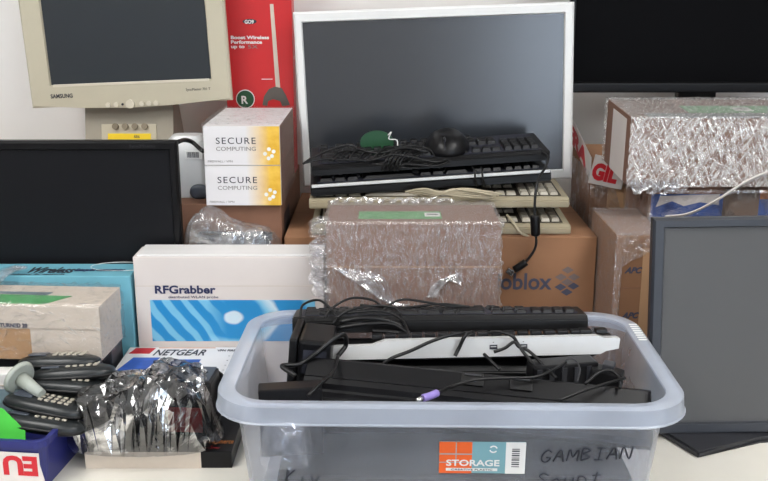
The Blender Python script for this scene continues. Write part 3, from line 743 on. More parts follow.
# tape over left side and front
sl = Matrix.Rotation(R(-9), 4, 'Y')
FT = Matrix.Translation((-hx, -.0105, fz(173))) @ Matrix.Rotation(R(12), 4, 'Y') @ Matrix.Rotation(R(90), 4, 'X')
plate('fragile_tape', M['tape_white'], t, FT, -.004, .062, -.020, .036)
text('GIL', .04, M['red_ink'], t, FT @ Matrix.Translation((-.001, -.009, .0008)), width=.050, height=.034, bold=.0025, name='tape_text')
LT = Matrix.Translation((-hx - .0008, 0, fz(172))) @ Matrix.Rotation(R(-90), 4, 'Z') @ Matrix.Rotation(R(90), 4, 'X')
poly_plate('fragile_tape', M['tape_white'], t, LT, [(-.26, .04), (-.26, .085), (0, .026), (0, -.02)])
text('FRA', .06, M['red_ink'], t, LT @ Matrix.Translation((-.24, .035, .0008)) @ Matrix.Rotation(R(-12), 4, 'Z'), width=.20, height=.036, bold=.003, name='tape_text')
bm = bmesh.new()
V = [[bm.verts.new((-hx - .003 - .004 * abs(noise.noise(Vector((3, i * .7, j * .25)))), -.001 + dy * i / 20, (hz - .02) * (1 - j / 30))) for j in range(31)] for i in range(21)]
for i in range(20):
    for j in range(30): bm.faces.new((V[i][j], V[i + 1][j], V[i + 1][j + 1], V[i][j + 1]))
V = [[bm.verts.new((-hx - .003 + (.045 + .05 * j / 20) * i / 20, -.009 - .004 * abs(noise.noise(Vector((i * .9, 5, j * .5)))), hz - .045 - .15 * j / 20)) for j in range(21)] for i in range(21)]
for i in range(20):
    for j in range(20): bm.faces.new((V[i][j], V[i + 1][j], V[i + 1][j + 1], V[i][j + 1]))
from_bm('stretch_film', bm, M['film_bag'], t)

# shiny film-wrapped box on top
xa = at(632, 119, 1.60).x; z1 = at(700, 118, 1.60).z; z0 = zb0
t, hx, dy, hz = carton('wrapped_box', 'brown box in very shiny crinkled film, topmost of right-hand stack', xa, .84, 1.60, 1.785, z0, z1, M['kraft_mauve'])
plate('white_sheet', M['white_card'], t, left_face(-hx, dy / 2, 0), -.045, .055, .0, hz - .008)
plate('green_sticker', M['green'], t, top(0, 0, hz + .0001), at(687, 108, 1.66).x - t.location.x, at(800, 108, 1.66).x - t.location.x, .05, .115)
plate('grey_print', M['slate'], t, top(0, 0, hz + .0001), -hx + .03, hx - .01, .003, .045)
gx = at(744, 108, 1.66).x - t.location.x
plate('barcode_label', M['white'], t, top(0, 0, hz + .0008), gx - .014, gx + .016, .065, .095)
box('barcode_bar', M['ink'], t, gx - .009, gx + .011, .078, .083, hz + .0015, hz + .0018)
t.rotation_euler.x = R(3.2)
film('stretch_film', M['film_shiny'], t, -hx, hx, 0, dy, .0, hz, .003, .0012, (90, 26, 30), 70, .004, seed=2, skip='L')
bm = bmesh.new()
for k in range(14):
    x = -hx + .004 + .006 * k; add_tube(bm, [(x, -.004, .012), (x + .004, -.006, -.004 - .002 * (k % 3)), (x + .012, -.005, -.010 + .003 * (k % 4)), (x + .022, -.004, .004)], .0026, 5, 4)
for v in bm.verts: v.co += noise.noise_vector(v.co * 120) * .003
from_bm('loose_film', bm, M['film_bag'], t)
p0 = [at(768 + 20, 165, 1.585), at(768, 171, 1.590), at(745, 181, 1.590), at(722, 196, 1.588), at(700, 209, 1.600), at(684, 215, 1.606), at(665, 217, 1.606)]
tp = [v - t.location for v in p0]
bm = bmesh.new()
for k in range(3): add_tube(bm, [(v.x, v.y - .003 * k, v.z + .0022 * k - .002) for v in tp], .0024, 6, 6, taper=lambda s: 1.0 - .5 * s)
from_bm('film_rope', bm, M['tape_white'], t, smooth=True)

# ------------------------------------------------------------------ keyboards
KEYS = {}
def key_mesh(w, d, h, m):
    k = (round(w, 4), round(d, 4), round(h, 4), m.name)
    if k not in KEYS:
        bm = bmesh.new(); r = bmesh.ops.create_cube(bm, size=1)
        for v in bm.verts:
            s = .78 if v.co.z > 0 else 1
            v.co = Vector((v.co.x * w * s, v.co.y * d * s + (.001 if v.co.z > 0 else 0), (v.co.z + .5) * h))
        bmesh.ops.bevel(bm, geom=bm.edges[:], offset=.0008, segments=1, affect='EDGES')
        me = D.meshes.new('key'); bm.to_mesh(me); bm.free(); me.materials.append(m); KEYS[k] = me
    return KEYS[k]
def keyboard(label, loc, rot, L=.45, W=.15, H=.022, cm='black', km='key_black', km2=None, keys=True, back=0.0, kh=.007, group='keyboards', wedge=.010, stripe=None, name='keyboard', inv=False):
    """local: x centred, y from 0 (front edge) to W, z from 0; keys on top"""
    t = thing(name, label, 'keyboard', loc, rot, group)
    prof = [(0, .002), (0, H * .72), (.006, H), (W - .004, H + wedge), (W, H + wedge - .004), (W, .002), (W - .003, 0), (.003, 0)]
    if inv: prof = [(y, -z) for y, z in prof]
    bm = bmesh.new(); a = [bm.verts.new((-L / 2, y, z)) for y, z in prof]; b = [bm.verts.new((L / 2, y, z)) for y, z in prof]
    bm.faces.new(a); bm.faces.new(b[::-1])
    for i in range(len(prof)): bm.faces.new((a[i], b[i], b[(i + 1) % len(prof)], a[(i + 1) % len(prof)]))
    bmesh.ops.recalc_face_normals(bm, faces=bm.faces)
    bmesh.ops.bevel(bm, geom=[e for e in bm.edges], offset=.0015, segments=2, affect='EDGES')
    from_bm('case', bm, M[cm], t)
    if keys:
        a_ = math.atan(wedge / (W - .01))
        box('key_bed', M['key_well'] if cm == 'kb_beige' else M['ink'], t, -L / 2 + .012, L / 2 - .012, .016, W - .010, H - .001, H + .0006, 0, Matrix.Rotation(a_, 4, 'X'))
        U = (L - .03) / 22.2; x0 = -L / 2 + .015; slope = wedge / (W - .01); V = (W - .034) / 6.3
        n = 0
        def put(x, row, wu=1.0, dark=False, two=0):
            nonlocal n
            if n >= 100: return
            y = .018 + V * (row + .5 + two / 2)
            o = D.objects.new('key', key_mesh(U * wu * .93, V * (.93 + two), kh, M[km2 if (dark and km2) else km]))
            COL.objects.link(o); o.parent = t; o.location = (x0 + x + U * wu / 2, y, H + slope * y - .0005); o.rotation_euler = (math.atan(slope), 0, 0); n += 1
        x = 0
        for wu, dk in ((1.5, 1), (1.25, 1), (1.25, 1), (6, 0), (1.25, 1), (1.25, 1), (2.5, 1)): put(x * U, 0, wu, dk); x += wu
        for r_, (w0, k, w1) in enumerate(((2.25, 10, 2.75), (1.75, 11, 2.25), (1.5, 12, 1.5), (1, 13, 1)), 1):
            put(0, r_, w0, True); x = w0
            for _ in range(k): put(x * U, r_, 1); x += 1
            put(x * U, r_, w1, True)
        for r_ in (0, 3, 4):
            for c in range(3): put((15.3 + c) * U, r_, 1, True)
        for r_ in range(4 if True else 5):
            for c in range(4): put((18.6 + c * .9) * U, r_ + 1 if r_ < 3 else 0, .86, c == 3)
        for c in range(min(14, 100 - n)): put((c * 1.12 + (.5 if c else 0)) * U, 5.3, 1, True)
    if stripe:
        box('silver_stripe', M['silver'], t, -L / 2 + .002, L / 2 - .002, -.0012, .004, H * .80, H + .0012, .0008)
    return t

# beige keyboards on the carton
pA = at(508, 236, 1.628)
kA = keyboard('beige keyboard lying directly on the printed brown carton, lowest of the pile', (at(571, 236, 1.63).x - .228, 1.632, IZ + .0008), (0, 0, R(.5)), cm='kb_beige', km='key_cream', km2='key_grey', H=.017, wedge=.008, W=.150, L=.456)
box('foot_clip', M['beige_dark'], kA, .19, .222, .10, .14, .025, .028)
zB = at(540, 208.5, 1.648).z

kB = keyboard('beige keyboard with cream keys, second from the bottom of the pile', (at(568, 200, 1.66).x - .229, 1.648, zB), (0, R(-.4), R(-.5)), cm='kb_beige', km='key_cream', km2='key_grey', H=.018, wedge=.004, W=.155, L=.458, kh=.006)
z = zB + .036
pl = at(309, 195, 1.66); 
kC = keyboard('black keyboard with a thin silver front stripe, third in the pile', (at(430, 190, 1.66).x + .004, 1.665, at(430, 189, 1.665).z), (R(0), R(-3.0), R(4)), L=.428, W=.150, H=.020, wedge=.006, stripe=True)
zC = at(430, 189, 1.665).z
kD = keyboard('black keyboard under the round black mouse, topmost of the pile', (at(432, 178, 1.68).x, 1.678, zC + .034), (R(2), R(-3.2), R(4)), L=.425, W=.135, H=.018, wedge=.008, kh=.008)
# small extra keyboard piece bottom-left end thick body
# mouse
pm = at(447, 152, 1.735)
t = thing('mouse', 'round black computer mouse lying on the topmost keyboard', 'mouse', (pm.x, 1.735, at(447, 150, 1.735).z), (R(4), R(-3), R(0)))
blob('mouse_body', M['black2'], t, (0, 0, .0), .041, .05, .040, 2.2, 2.0, flat=-.02)
blob('scroll_wheel', M['charcoal'], t, (-.006, -.034, .0275), .0025, .008, .005)
box('button_gap', M['ink'], t, -.0065, -.0055, -.047, -.02, .012, .0295)

# green disc tag with a white string
pg = at(378, 146, 1.74)
t = thing('green_tag', 'dark green round tag with a white string, lying among the black cables', 'tag', (pg.x, 1.755, pg.z - .018))
def disc(name, m, parent, rx, rz_, th, c):
    bm = bmesh.new(); bmesh.ops.create_cone(bm, cap_ends=True, segments=32, radius1=1, radius2=1, depth=1)
    for v in bm.verts: v.co = Vector((v.co.x * rx + c[0], v.co.z * th + c[1], v.co.y * rz_ + c[2]))
    return from_bm(name, bm, m, parent)
disc('tag_disc', M['dark_green'], t, .031, .022, .004, (-.002, 0, .022))
tube('white_string', M['white'], t, [(.018, -.004, .036), (.024, -.006, .042), (.020, -.008, .030), (.034, -.008, .028), (.036, -.012, .018)], .0011, 6)

# tangled black cables on the left of pile
def tangle(name, label, ctr, spans, m, r, n, seedv, sag=1.0):
    rnd = random.Random(seedv); bm = bmesh.new()
    for pts in spans: add_tube(bm, pts, r, 7, 7)
    return bm
zD = zC + .034 + .028
def onpile(px, py, Y=1.70): return at(px, py, Y)
t = thing('tangled_cable', 'tangled black cable heaped on the left half of the topmost keyboard', 'cable', onpile(385, 165))
def loc(pts, t): return [Vector(p) - t.location for p in pts]
def cab(bm, t, pts, r=.0017): add_tube(bm, loc([at(*p) for p in pts], t), r, 7, 7)
bm = bmesh.new()
cab(bm, t, [(303, 164, 1.66), (315, 156, 1.67), (335, 148, 1.69), (350, 145, 1.70), (362, 150, 1.70), (380, 153, 1.69), (405, 148, 1.69), (428, 152, 1.69)], .002)
cab(bm, t, [(304, 163, 1.66), (325, 159, 1.668), (350, 160, 1.668), (372, 160, 1.668), (392, 155, 1.668), (412, 157, 1.67), (436, 162, 1.67), (452, 158, 1.69)], .002)
cab(bm, t, [(392, 158, 1.668), (400, 148, 1.70), (415, 146, 1.71), (430, 150, 1.70), (438, 163, 1.68)])
rnd = random.Random(4)
for k in range(7):
    cx = 388 + 7 * k; w = 16 + rnd.random() * 8
    cab(bm, t, [(cx - w, 163 + rnd.uniform(-3, 3), 1.672), (cx - w * .4, 152 + rnd.uniform(-4, 3), 1.69), (cx + w * .3, 149 + rnd.uniform(-3, 4), 1.71), (cx + w, 158 + rnd.uniform(-4, 4), 1.69), (cx + w * .2, 166 + rnd.uniform(-2, 3), 1.667), (cx - w, 163, 1.674)], .0017)
for k in range(6):
    cab(bm, t, [(330 + 9 * k, 161 + k % 2, 1.67), (338 + 9 * k, 153 - k % 3, 1.70), (352 + 9 * k, 152 + k % 2, 1.715), (362 + 9 * k, 160, 1.69)], .0016)
for k in range(5):   # wrap of turns round the bundle
    cab(bm, t, [(382 + 4 * k, 171, 1.664), (386 + 4 * k, 160, 1.660), (394 + 4 * k, 152, 1.68)], .0017)
from_bm('cable_turns', bm, M['cable'], t, smooth=True)
# two loops round the silver stripe
t = thing('cable_tie', 'black cable looped around the silver-striped keyboard near its middle', 'cable', at(475, 175, 1.66))
bm = bmesh.new()
for k in (0, 1): cab(bm, t, [(472 + 9 * k, 167, 1.672), (475 + 7 * k, 171, 1.658), (475 + 8 * k, 179, 1.654), (478 + 7 * k, 186, 1.660)], .0019)
from_bm('cable_turns', bm, M['cable'], t, smooth=True)

# hanging usb cable
t = thing('usb_cable', 'black cable hanging from the topmost keyboard with thick ferrite and metal plug', 'cable', at(535, 225, 1.60))
bm = bmesh.new()
cab(bm, t, [(541, 152, 1.70), (548, 157, 1.67), (545, 168, 1.65), (538, 180, 1.625), (535, 200, 1.61), (535, 225, 1.604), (536, 245, 1.604), (529, 258, 1.604), (522, 265, 1.604)], .0024)
from_bm('cord', bm, M['cable'], t, smooth=True)
tube('ferrite_core', M['black2'], t, loc([at(535, 215, 1.604), at(535, 218, 1.604), at(535.5, 232, 1.604), at(535.5, 236, 1.604)], t), .0085, 14, 3, taper=lambda s: .6 + .4 * math.sin(math.pi * min(1, max(0, s))) ** .3)
tube('plug_body', M['black2'], t, loc([at(526, 262, 1.604), at(522, 265, 1.604), at(514, 270, 1.604)], t), .0065, 10, 3)
X = Matrix.Translation(at(510.5, 272, 1.604) - t.location) @ Matrix.Rotation(R(33), 4, 'Y')
box('plug_contact', M['metal'], t, -.008, .005, -.0035, .0035, -.005, .005, .0006, X)

# beige cables on the beige keyboard
t = thing('beige_cable', 'beige keyboard cable bunched between beige keyboards and film-wrapped brown box', 'cable', at(445, 195, 1.64))
bm = bmesh.new()
for k in range(5):
    cab(bm, t, [(405 + 4 * k, 192 + k, 1.640), (425 + 3 * k, 189 + k * 1.5, 1.632), (445 + 2 * k, 194 - k, 1.632), (468, 197 - 2 * k, 1.635), (490 + 3 * k, 198 - k, 1.64)], .002)
cab(bm, t, [(430, 200, 1.634), (450, 190, 1.632), (470, 191, 1.632), (492, 195, 1.636)], .002)
from_bm('cable_turns', bm, M['cable_beige'], t, smooth=True)
t = thing('beige_cable', 'beige cable end running down across the lowest beige keyboard', 'cable', at(520, 220, 1.63))
bm = bmesh.new(); cab(bm, t, [(507, 215, 1.66), (513, 222, 1.64), (520, 232, 1.626), (529, 237, 1.626)], .0025); from_bm('cord', bm, M['cable_beige'], t, smooth=True)

# ------------------------------------------------------------------ the clear tub
TX, TY = .0855, 1.2435; HXo, HYo = .295, .180; ZR = .19
t = thing('storage_tub', 'large milky clear plastic tub full of black keyboards, in the foreground', 'storage tub', (TX, TY, .0005), (0, 0, R(-1.2)))
wx, wy = HXo - .020, HYo - .020; th = .0018
loft('tub_wall', M['tub'], t, [(wx - .022, wy - .022, .04, 0), (wx - .018, wy - .018, .045, .003), (wx, wy, .05, ZR - .004), (wx - th, wy - th, .048, ZR - .004), (wx - .018 - th, wy - .018 - th, .043, .006), (wx - .026, wy - .026, .036, .003)], caps=(True, True), n=10)
loft('rim', M['tub_rim'], t, [(wx - th, wy - th, .048, ZR - .006), (wx - th, wy - th, .048, ZR - .001), (wx + .001, wy + .001, .051, ZR), (HXo - .003, HYo - .003, .065, ZR), (HXo - .0006, HYo - .0006, .067, ZR - .0014), (HXo + .001, HYo + .001, .068, ZR - .021), (HXo + .003, HYo + .003, .07, ZR - .0225), (HXo + .001, HYo + .001, .068, ZR - .0245), (HXo - .0015, HYo - .0015, .066, ZR - .0225), (HXo - .003, HYo - .003, .065, ZR - .004), (wx + .001, wy + .001, .051, ZR - .004), (wx, wy, .05, ZR - .008)], n=10, ring=True)
for k in range(8):   # grip ribs moulded on the right rim
    box('grip_rib', M['white'], t, wx + .004, HXo - .004, .055 + .009 * k, .058 + .009 * k, ZR, ZR + .0012, .0004)
# sticker on the front: wall leans a little
lean = math.atan2(.018, ZR)
def fr(x, z):   # a frame on the outer front wall, x from the tub centre, z height
    return Matrix.Translation((x, -(wy - .018 + .018 * z / ZR) - .0006, z)) @ Matrix.Rotation(R(90) + lean, 4, 'X')
lc = at(440, 438, TY - wy); lw = at(527, 438, TY - wy).x - lc.x
LX = fr(lc.x - TX + .003, at(440, 476.5, TY - wy).z); lh = .0455
st = plate('label_sticker', M['label_teal'], t, LX, 0, lw, 0, lh, .0006)
U = Matrix.Translation((0, 0, .0007))
plate('orange_panel', M['orange'], st, LX @ U, 0, lw * .38, 0, lh, .0003)
for a in ((.0, lw * .38, lh * .60, lh * .63), (.0, lw * .38, lh * .34, lh * .36), (lw * .19, lw * .20, lh * .35, lh)): plate('grid_line', M['label_teal'], st, LX @ U @ Matrix.Translation((0, 0, .0003)), *a, .0002)
plate('barcode_panel', M['white'], st, LX @ U, lw * .77, lw, 0, lh, .0004)
text('STORAGE', .014, M['white'], st, LX @ U @ Matrix.Translation((lw * .08, lh * .25, .0006)), width=lw * .62, bold=.0003, height=lh * .2)
plate('caption_band', M['white'], st, LX @ U @ Matrix.Translation((0, 0, .0004)), lw * .08, lw * .68, lh * .08, lh * .17, .0002)
text('CREATIVE PLASTIC', .005, M['ink'], st, LX @ U @ Matrix.Translation((lw * .14, lh * .10, .0007)), width=lw * .48, height=lh * .055)
for k in range(9): plate('barcode_bar', M['ink'], st, LX @ U @ Matrix.Translation((0, 0, .0005)), lw * .84, lw * .93, lh * (.22 + .07 * k), lh * (.22 + .07 * k + (.035 if k % 2 else .02)), .0003)
bm = bmesh.new()
for a0 in (20, 200): add_tube(bm, [(lw * .625 + .0045 * math.cos(R(a0 + q)), lh * .78 + .0045 * math.sin(R(a0 + q)), 0) for q in range(0, 150, 25)], .0009, 5, 3)
from_bm('recycling_mark', bm, M['white'], st, LX @ U @ Matrix.Translation((0, 0, .0006)))
# marker writing
GL = {'G': [[(.9, .85), (.5, 1), (.1, .6), (.15, .15), (.6, 0), (.9, .35), (.5, .4)]], 'A': [[(0, 0), (.5, 1), (.95, 0)], [(.2, .4), (.8, .42)]], 'M': [[(0, 0), (.1, 1), (.5, .35), (.9, 1), (1, 0)]],
      'B': [[(.1, 0), (.1, 1), (.75, .85), (.15, .55), (.85, .3), (.1, 0)]], 'I': [[(.5, 0), (.5, 1)], [(.1, 1), (.9, 1)], [(.1, 0), (.9, 0)]], 'N': [[(0, 0), (.1, 1), (.85, 0), (.95, 1)]],
      'S': [[(.9, .85), (.4, 1), (.1, .75), (.8, .35), (.6, 0), (.05, .1)]], 'o': [[(.5, .6), (.1, .3), (.5, 0), (.9, .3), (.5, .6)]], 'u': [[(.1, .6), (.2, .05), (.7, .05), (.9, .6), (.9, 0)]],
      'n': [[(.1, 0), (.1, .6), (.5, .65), (.85, .4), (.9, 0)]], 't': [[(.5, 1), (.45, .1), (.8, 0)], [(.1, .7), (.9, .75)]], 'h': [[(.1, 0), (.15, 1)], [(.1, .4), (.6, .6), (.85, 0)]], 'K': [[(.1, 0), (.2, 1)], [(.9, 1), (.2, .45), (.9, 0)]], 'i': [[(.5, 0), (.5, .55)]], 'y': [[(.1, .6), (.5, .1)], [(.9, .6), (.3, -.3)]],
      'D': [[(.1, 0), (.2, 1), (.8, .9), (1, .45), (.6, 0), (.4, -.3)]]}
def scrawl(s, x, z, cw, ch, slope=0):
    bm = bmesh.new()
    for i, c in enumerate(s):
        for st_ in GL.get(c, []):
            pts = [(i * cw + u * cw * .8 + .15 * ch * v, v * ch + slope * i, .0004) for u, v in st_]
            add_tube(bm, pts, .0011, 5, 4)
    from_bm('marker_writing', bm, M['ink'], t, fr(x, z), smooth=True)
YW = TY - wy
def wxz(px, py): v = at(px, py, YW); return v.x - TX, v.z
x, z = wxz(543, 464); scrawl('GAMBIAN', x, z, .0165, .017, .001)
x, z = wxz(540, 489); scrawl('Sount', x, z, .0165, .018, .0008)
x, z = wxz(285, 492); scrawl('Kiy', x, z, .016, .024)

# ---- what is in the tub
def tubkb(label, x, y, z, rx_=0, ry_=0, rz_=0, **k):
    k.setdefault('group', 'keyboards in the tub')
    return keyboard(label, (TX + x, TY + y, z), (R(rx_), R(ry_), R(rz_)), **k)
tubkb('black keyboard at the front of the tub floor, seen through its wall', -.005, -.130, .006, keys=False, L=.43, W=.125, wedge=.004)
tubkb('black keyboard at the back of the tub floor', -.005, .000, .006, keys=False, L=.43, W=.125, wedge=.004)
tubkb('black keyboard lying second from below along the tub front wall', .0, -.132, .034, rz_=0, keys=False, L=.45, W=.128, wedge=.004)
tubkb('black keyboard lying second from below at the back of the tub', .0, .003, .034, keys=False, L=.45, W=.125, wedge=.004)
tubkb('dark keyboard lying third from below along the tub front wall', .005, -.136, .062, ry_=.0, keys=False, L=.455, W=.128, H=.012, cm='charcoal', wedge=.002)
tubkb('black keyboard lying third from below at the back of the tub', .0, .003, .062, keys=False, L=.45, W=.13, wedge=.004)
tubkb('black keyboard lying fourth from below at the back of the tub', .0, .0, .090, keys=False, L=.45, W=.13, wedge=.002, H=.018)
tubkb('black keyboard with keys showing, beneath the silver fronted keyboard', .008, -.008, .112, keys=True, L=.46, W=.125, wedge=.001, H=.015, kh=.005)
tubkb('black keyboard directly under the silver fronted one, at the back of the tub', .0, .030, .134, rx_=2, keys=False, L=.44, W=.11, wedge=.002, H=.022)
# top rear keyboard, keys up, resting over the back rim
x0 = at(589, 320, 1.33).x - .218; zt3 = at(480, 333, 1.33).z
kT3 = keyboard('black keyboard with keys up, rearmost on top of the tub', (x0, 1.332, zt3), (R(-9), R(-.6), R(0)), L=.436, W=.078, H=.024, wedge=.000, kh=.006, group='keyboards in the tub')
# silver one
xl = at(320, 345, 1.27).x; xr = at(621, 345, 1.27).x; zs = at(470, 357.5, 1.27).z
t = thing('keyboard', 'silver fronted keyboard with two USB sockets, lying across the tub', 'keyboard', ((xl + xr) / 2, 1.272, zs), (R(-8), R(-1.4), 0), 'keyboards in the tub')
Lh = (xr - xl) / 2
def sx(px): return at(px, 345, 1.27).x - t.location.x
KZ = 1.08
pts = [(-Lh, .0), (sx(366), .0), (sx(378), .0), (Lh - .028, .0), (Lh - .02, .004), (Lh - .002, .007), (Lh, .020), (Lh - .004, .0215), (sx(605), .0215), (sx(598), .0245), (sx(385), .0245), (sx(372), .0185), (-Lh, .0175)]
prism('silver_front', M['silver'], t, [(x_, z_ * KZ) for x_, z_ in pts], -.001, .012)
prism('case', M['black'], t, [(-Lh + .002, -.006), (Lh - .035, -.006), (Lh - .004, .006), (Lh - .004, .019), (sx(600), .020), (-Lh + .002, .015)], .0125, .055)
for px in (494, 524):
    X0 = front(sx(px), -.0012, .014)
    plate('usb_port', M['ink'], t, X0, -.0055, .0055, -.0032, .0032, .0006); plate('usb_tongue', M['silver'], t, Matrix.Translation((0, -.0006, 0)) @ X0, -.004, .004, .0002, .0012, .0004)
    plate('usb_mark', M['ink_grey'], t, X0, -.001, .001, .0062, .0074, .0004)
for k, px in enumerate((590, 606)): box('key', M['key_black'], t, sx(px) - .009, sx(px) + .007, .016, .034, .0255, .0315, .001)
for k in range(16): box('key', M['key_black'], t, sx(372 + k * 13.5), sx(372 + k * 13.5) + .015, .018, .034, .0245, .0305, .001)
# front keyboard, leaning, underside showing
pA_ = at(309, 355, 1.235); pB = at(651, 389, 1.178)
vx = (pB - pA_); Lt = vx.length; vx.normalize()
dn = Vector((0, -.74, -.67)); dn = (dn - vx * dn.dot(vx)).normalized(); nr = vx.cross(dn) * -1
if nr.y > 0: nr = -nr
t = thing('keyboard', 'black keyboard turned over and leaning, foremost in the tub', 'keyboard', (0, 0, 0), (0, 0, 0), 'keyboards in the tub')
mid = (pA_ + pB) / 2
Mx = Matrix((vx, -dn, nr)).transposed().to_4x4(); Mx.translation = mid
t.location = mid; t.rotation_euler = Mx.to_euler()
X = None
Wt = .082
prof = [(0, -.004), (.004, 0), (.03, .001), (.034, .006), (.042, .006), (.048, .001), (Wt - .03, .001), (Wt - .02, .007), (Wt - .008, .007), (Wt, .002), (Wt, -.010), (.0, -.016)]
prof = [(-y, z) for y, z in prof]
bm = bmesh.new(); a = [bm.verts.new((-Lt / 2, y, z)) for y, z in prof]; b = [bm.verts.new((Lt / 2, y, z)) for y, z in prof]
bm.faces.new(a); bm.faces.new(b[::-1])
for i in range(len(prof)): bm.faces.new((a[i], b[i], b[(i + 1) % len(prof)], a[(i + 1) % len(prof)]))
from_bm('case', bm, M['black2'], t)
for x in (-.02, .045): box('tilt_foot', M['black'], t, x, x + .03, -.022, -.004, 0, .004, .001); box('foot_hinge', M['charcoal'], t, x + .004, x + .026, -.009, -.006, .0035, .006, .0008)
# more black gear near the front right
t = thing('black_adapter', 'small black adapter wedged behind the leaning keyboard on the right', 'adapter', (at(565, 375, 1.235).x, 1.238, .118), (0, 0, R(12)))
box('adapter_body', M['black2'], t, -.05, .045, -.012, .02, 0, .062, .004)
for k in range(5): box('adapter_rib', M['charcoal'], t, -.045 + .018 * k, -.038 + .018 * k, -.0135, -.012, .02, .058)
t = thing('black_adapter', 'black adapter beside the right wall inside the tub', 'adapter', (at(605, 372, 1.225).x, 1.232, .118), (0, R(6), R(-20)))
box('adapter_body', M['black'], t, -.022, .022, -.012, .014, 0, .055, .004)
box('cable_socket', M['charcoal'], t, -.008, .008, -.010, .010, .055, .064, .002)
# power supply block, left
t = thing('power_supply', 'chunky black power supply standing in the back left of the tub', 'power supply', (at(305, 340, 1.235).x + .004, 1.235, .113), (0, R(5), R(-3)))
box('housing', M['black2'], t, -.022, .024, .0, .075, 0, .098, .005)
box('side_plate', M['black'], t, -.034, -.023, -.004, .08, -.0, .100, .003)
plate('rating_label', M['ink'], t, front(0, -.0003, .0), -.014, .018, .05, .085)
box('grey_badge', M['charcoal'], t, -.002, .019, -.0016, 0, .07, .073)
t = thing('power_brick', 'slim black power brick in the front left corner of the tub', 'power brick', (at(292, 388, 1.14).x, 1.14, .088), (0, R(-1), R(6)))
box('brick_body', M['black2'], t, -.042, .040, 0, .028, .0, .094, .003)
box('brick_seam', M['charcoal'], t, -.0425, .0405, -.0004, .0285, .072, .0728)
# grey object at left corner in the tub: clear bag
b = crumple('plastic_bag', M['film_bag'], None, -.125, 1.125, .09, lambda u, v: .055, .035, .028, 20, 16, .008, 60, 8)
tag(b, 'crumpled clear plastic bag in the front left corner inside the tub', 'bag')
b.location = (0, -.0, -.0)

# cables in the tub
def cable_thing(label, px0, runs, r=.002, m='cable', name='black_cable', plug=None, group='cables in the tub'):
    t = thing(name, label, 'cable', at(*px0), group=group)
    bm = bmesh.new()
    for pts in runs: cab(bm, t, pts, r)
    from_bm('cord', bm, M[m], t, smooth=True)
    return t
cable_thing('thick black cable bending over the power supply on the left of the tub', (345, 345, 1.235),
            [[(296, 376, 1.20), (282, 366, 1.215), (300, 364, 1.225), (318, 352, 1.228), (335, 338, 1.235), (344, 335, 1.245), (346, 345, 1.255), (338, 356, 1.245)]], .0034)
cable_thing('thin black cables arching above the rear left corner of the tub', (340, 310, 1.33),
            [[(300, 318, 1.31), (303, 305, 1.33), (318, 300, 1.35), (330, 308, 1.35), (338, 318, 1.33)],
             [(325, 318, 1.34), (335, 306, 1.36), (352, 298, 1.37), (372, 300, 1.37), (384, 308, 1.37)],
             [(332, 325, 1.33), (345, 312, 1.335), (370, 306, 1.34), (395, 308, 1.35), (404, 322, 1.325), (410, 336, 1.262)],
             [(345, 313, 1.335), (380, 311, 1.33), (400, 318, 1.325), (408, 330, 1.30)],
             [(380, 312, 1.36), (400, 300, 1.38), (425, 302, 1.38), (450, 306, 1.38), (478, 308, 1.38)],
             [(360, 305, 1.38), (400, 308, 1.38), (440, 304, 1.38), (470, 307, 1.38)]], .0019)
cable_thing('bundle of black cable lying on the rear keyboard in the tub', (380, 325, 1.325),
            [[(340, 322, 1.322), (362, 318, 1.322), (385, 320, 1.322), (405, 328, 1.32), (402, 335, 1.32)],
             [(338, 328, 1.322), (365, 324, 1.318), (392, 324, 1.318), (410, 334, 1.31)],
             [(372, 331, 1.316), (390, 332, 1.316), (408, 334, 1.31)]], .0032)
cable_thing('black cable crossing the silver keyboard diagonally near its left', (430, 345, 1.262),
            [[(380, 366, 1.232), (392, 358, 1.252), (410, 351, 1.262), (432, 341, 1.262), (455, 334, 1.262), (470, 333, 1.275)]], .0025)
cable_thing('black cable crossing the silver keyboard near its middle', (460, 345, 1.262), [[(455, 356, 1.258), (459, 348, 1.262), (465, 336, 1.263), (472, 332, 1.28)]], .0028)
cable_thing('black cable knot hanging between the two USB sockets', (512, 345, 1.262),
            [[(488, 333, 1.275), (500, 332, 1.266), (512, 336, 1.262), (518, 344, 1.26), (524, 353, 1.25), (540, 372, 1.22)],
             [(494, 352, 1.262), (505, 348, 1.26), (514, 342, 1.26), (519, 347, 1.258), (530, 352, 1.25), (548, 370, 1.22), (556, 378, 1.20)],
             [(484, 354, 1.25), (492, 362, 1.235), (500, 370, 1.225)]], .0024)
t = cable_thing('black cable with purple round plug lying on the front rim of the tub', (450, 385, 1.15),
            [[(437, 393, 1.125), (450, 387, 1.15), (475, 380, 1.17), (505, 378, 1.18), (535, 377, 1.185), (552, 370, 1.20), (566, 362, 1.215)]], .0021)
tube('purple_plug', M['purple'], t, loc([at(437, 393, 1.125), at(430, 396, 1.115), at(423, 398, 1.108)], t), .0048, 12, 4)
tube('plug_contact', M['metal'], t, loc([at(423, 398, 1.108), at(417, 401, 1.100)], t), .0035, 12, 0)
cable_thing('black cable curling beside the right wall of the tub', (610, 378, 1.17),
            [[(585, 384, 1.185), (600, 372, 1.20), (612, 371, 1.20), (619, 378, 1.19), (620, 388, 1.17)],
             [(560, 400, 1.14), (585, 390, 1.155), (605, 384, 1.17), (625, 378, 1.19)]], .0022)
cable_thing('pale wire loops next to the right adapter inside the tub', (572, 365, 1.215),
            [[(562, 372, 1.215), (566, 360, 1.216), (575, 360, 1.216), (580, 370, 1.21), (577, 382, 1.20)]], .0011, 'charcoal')
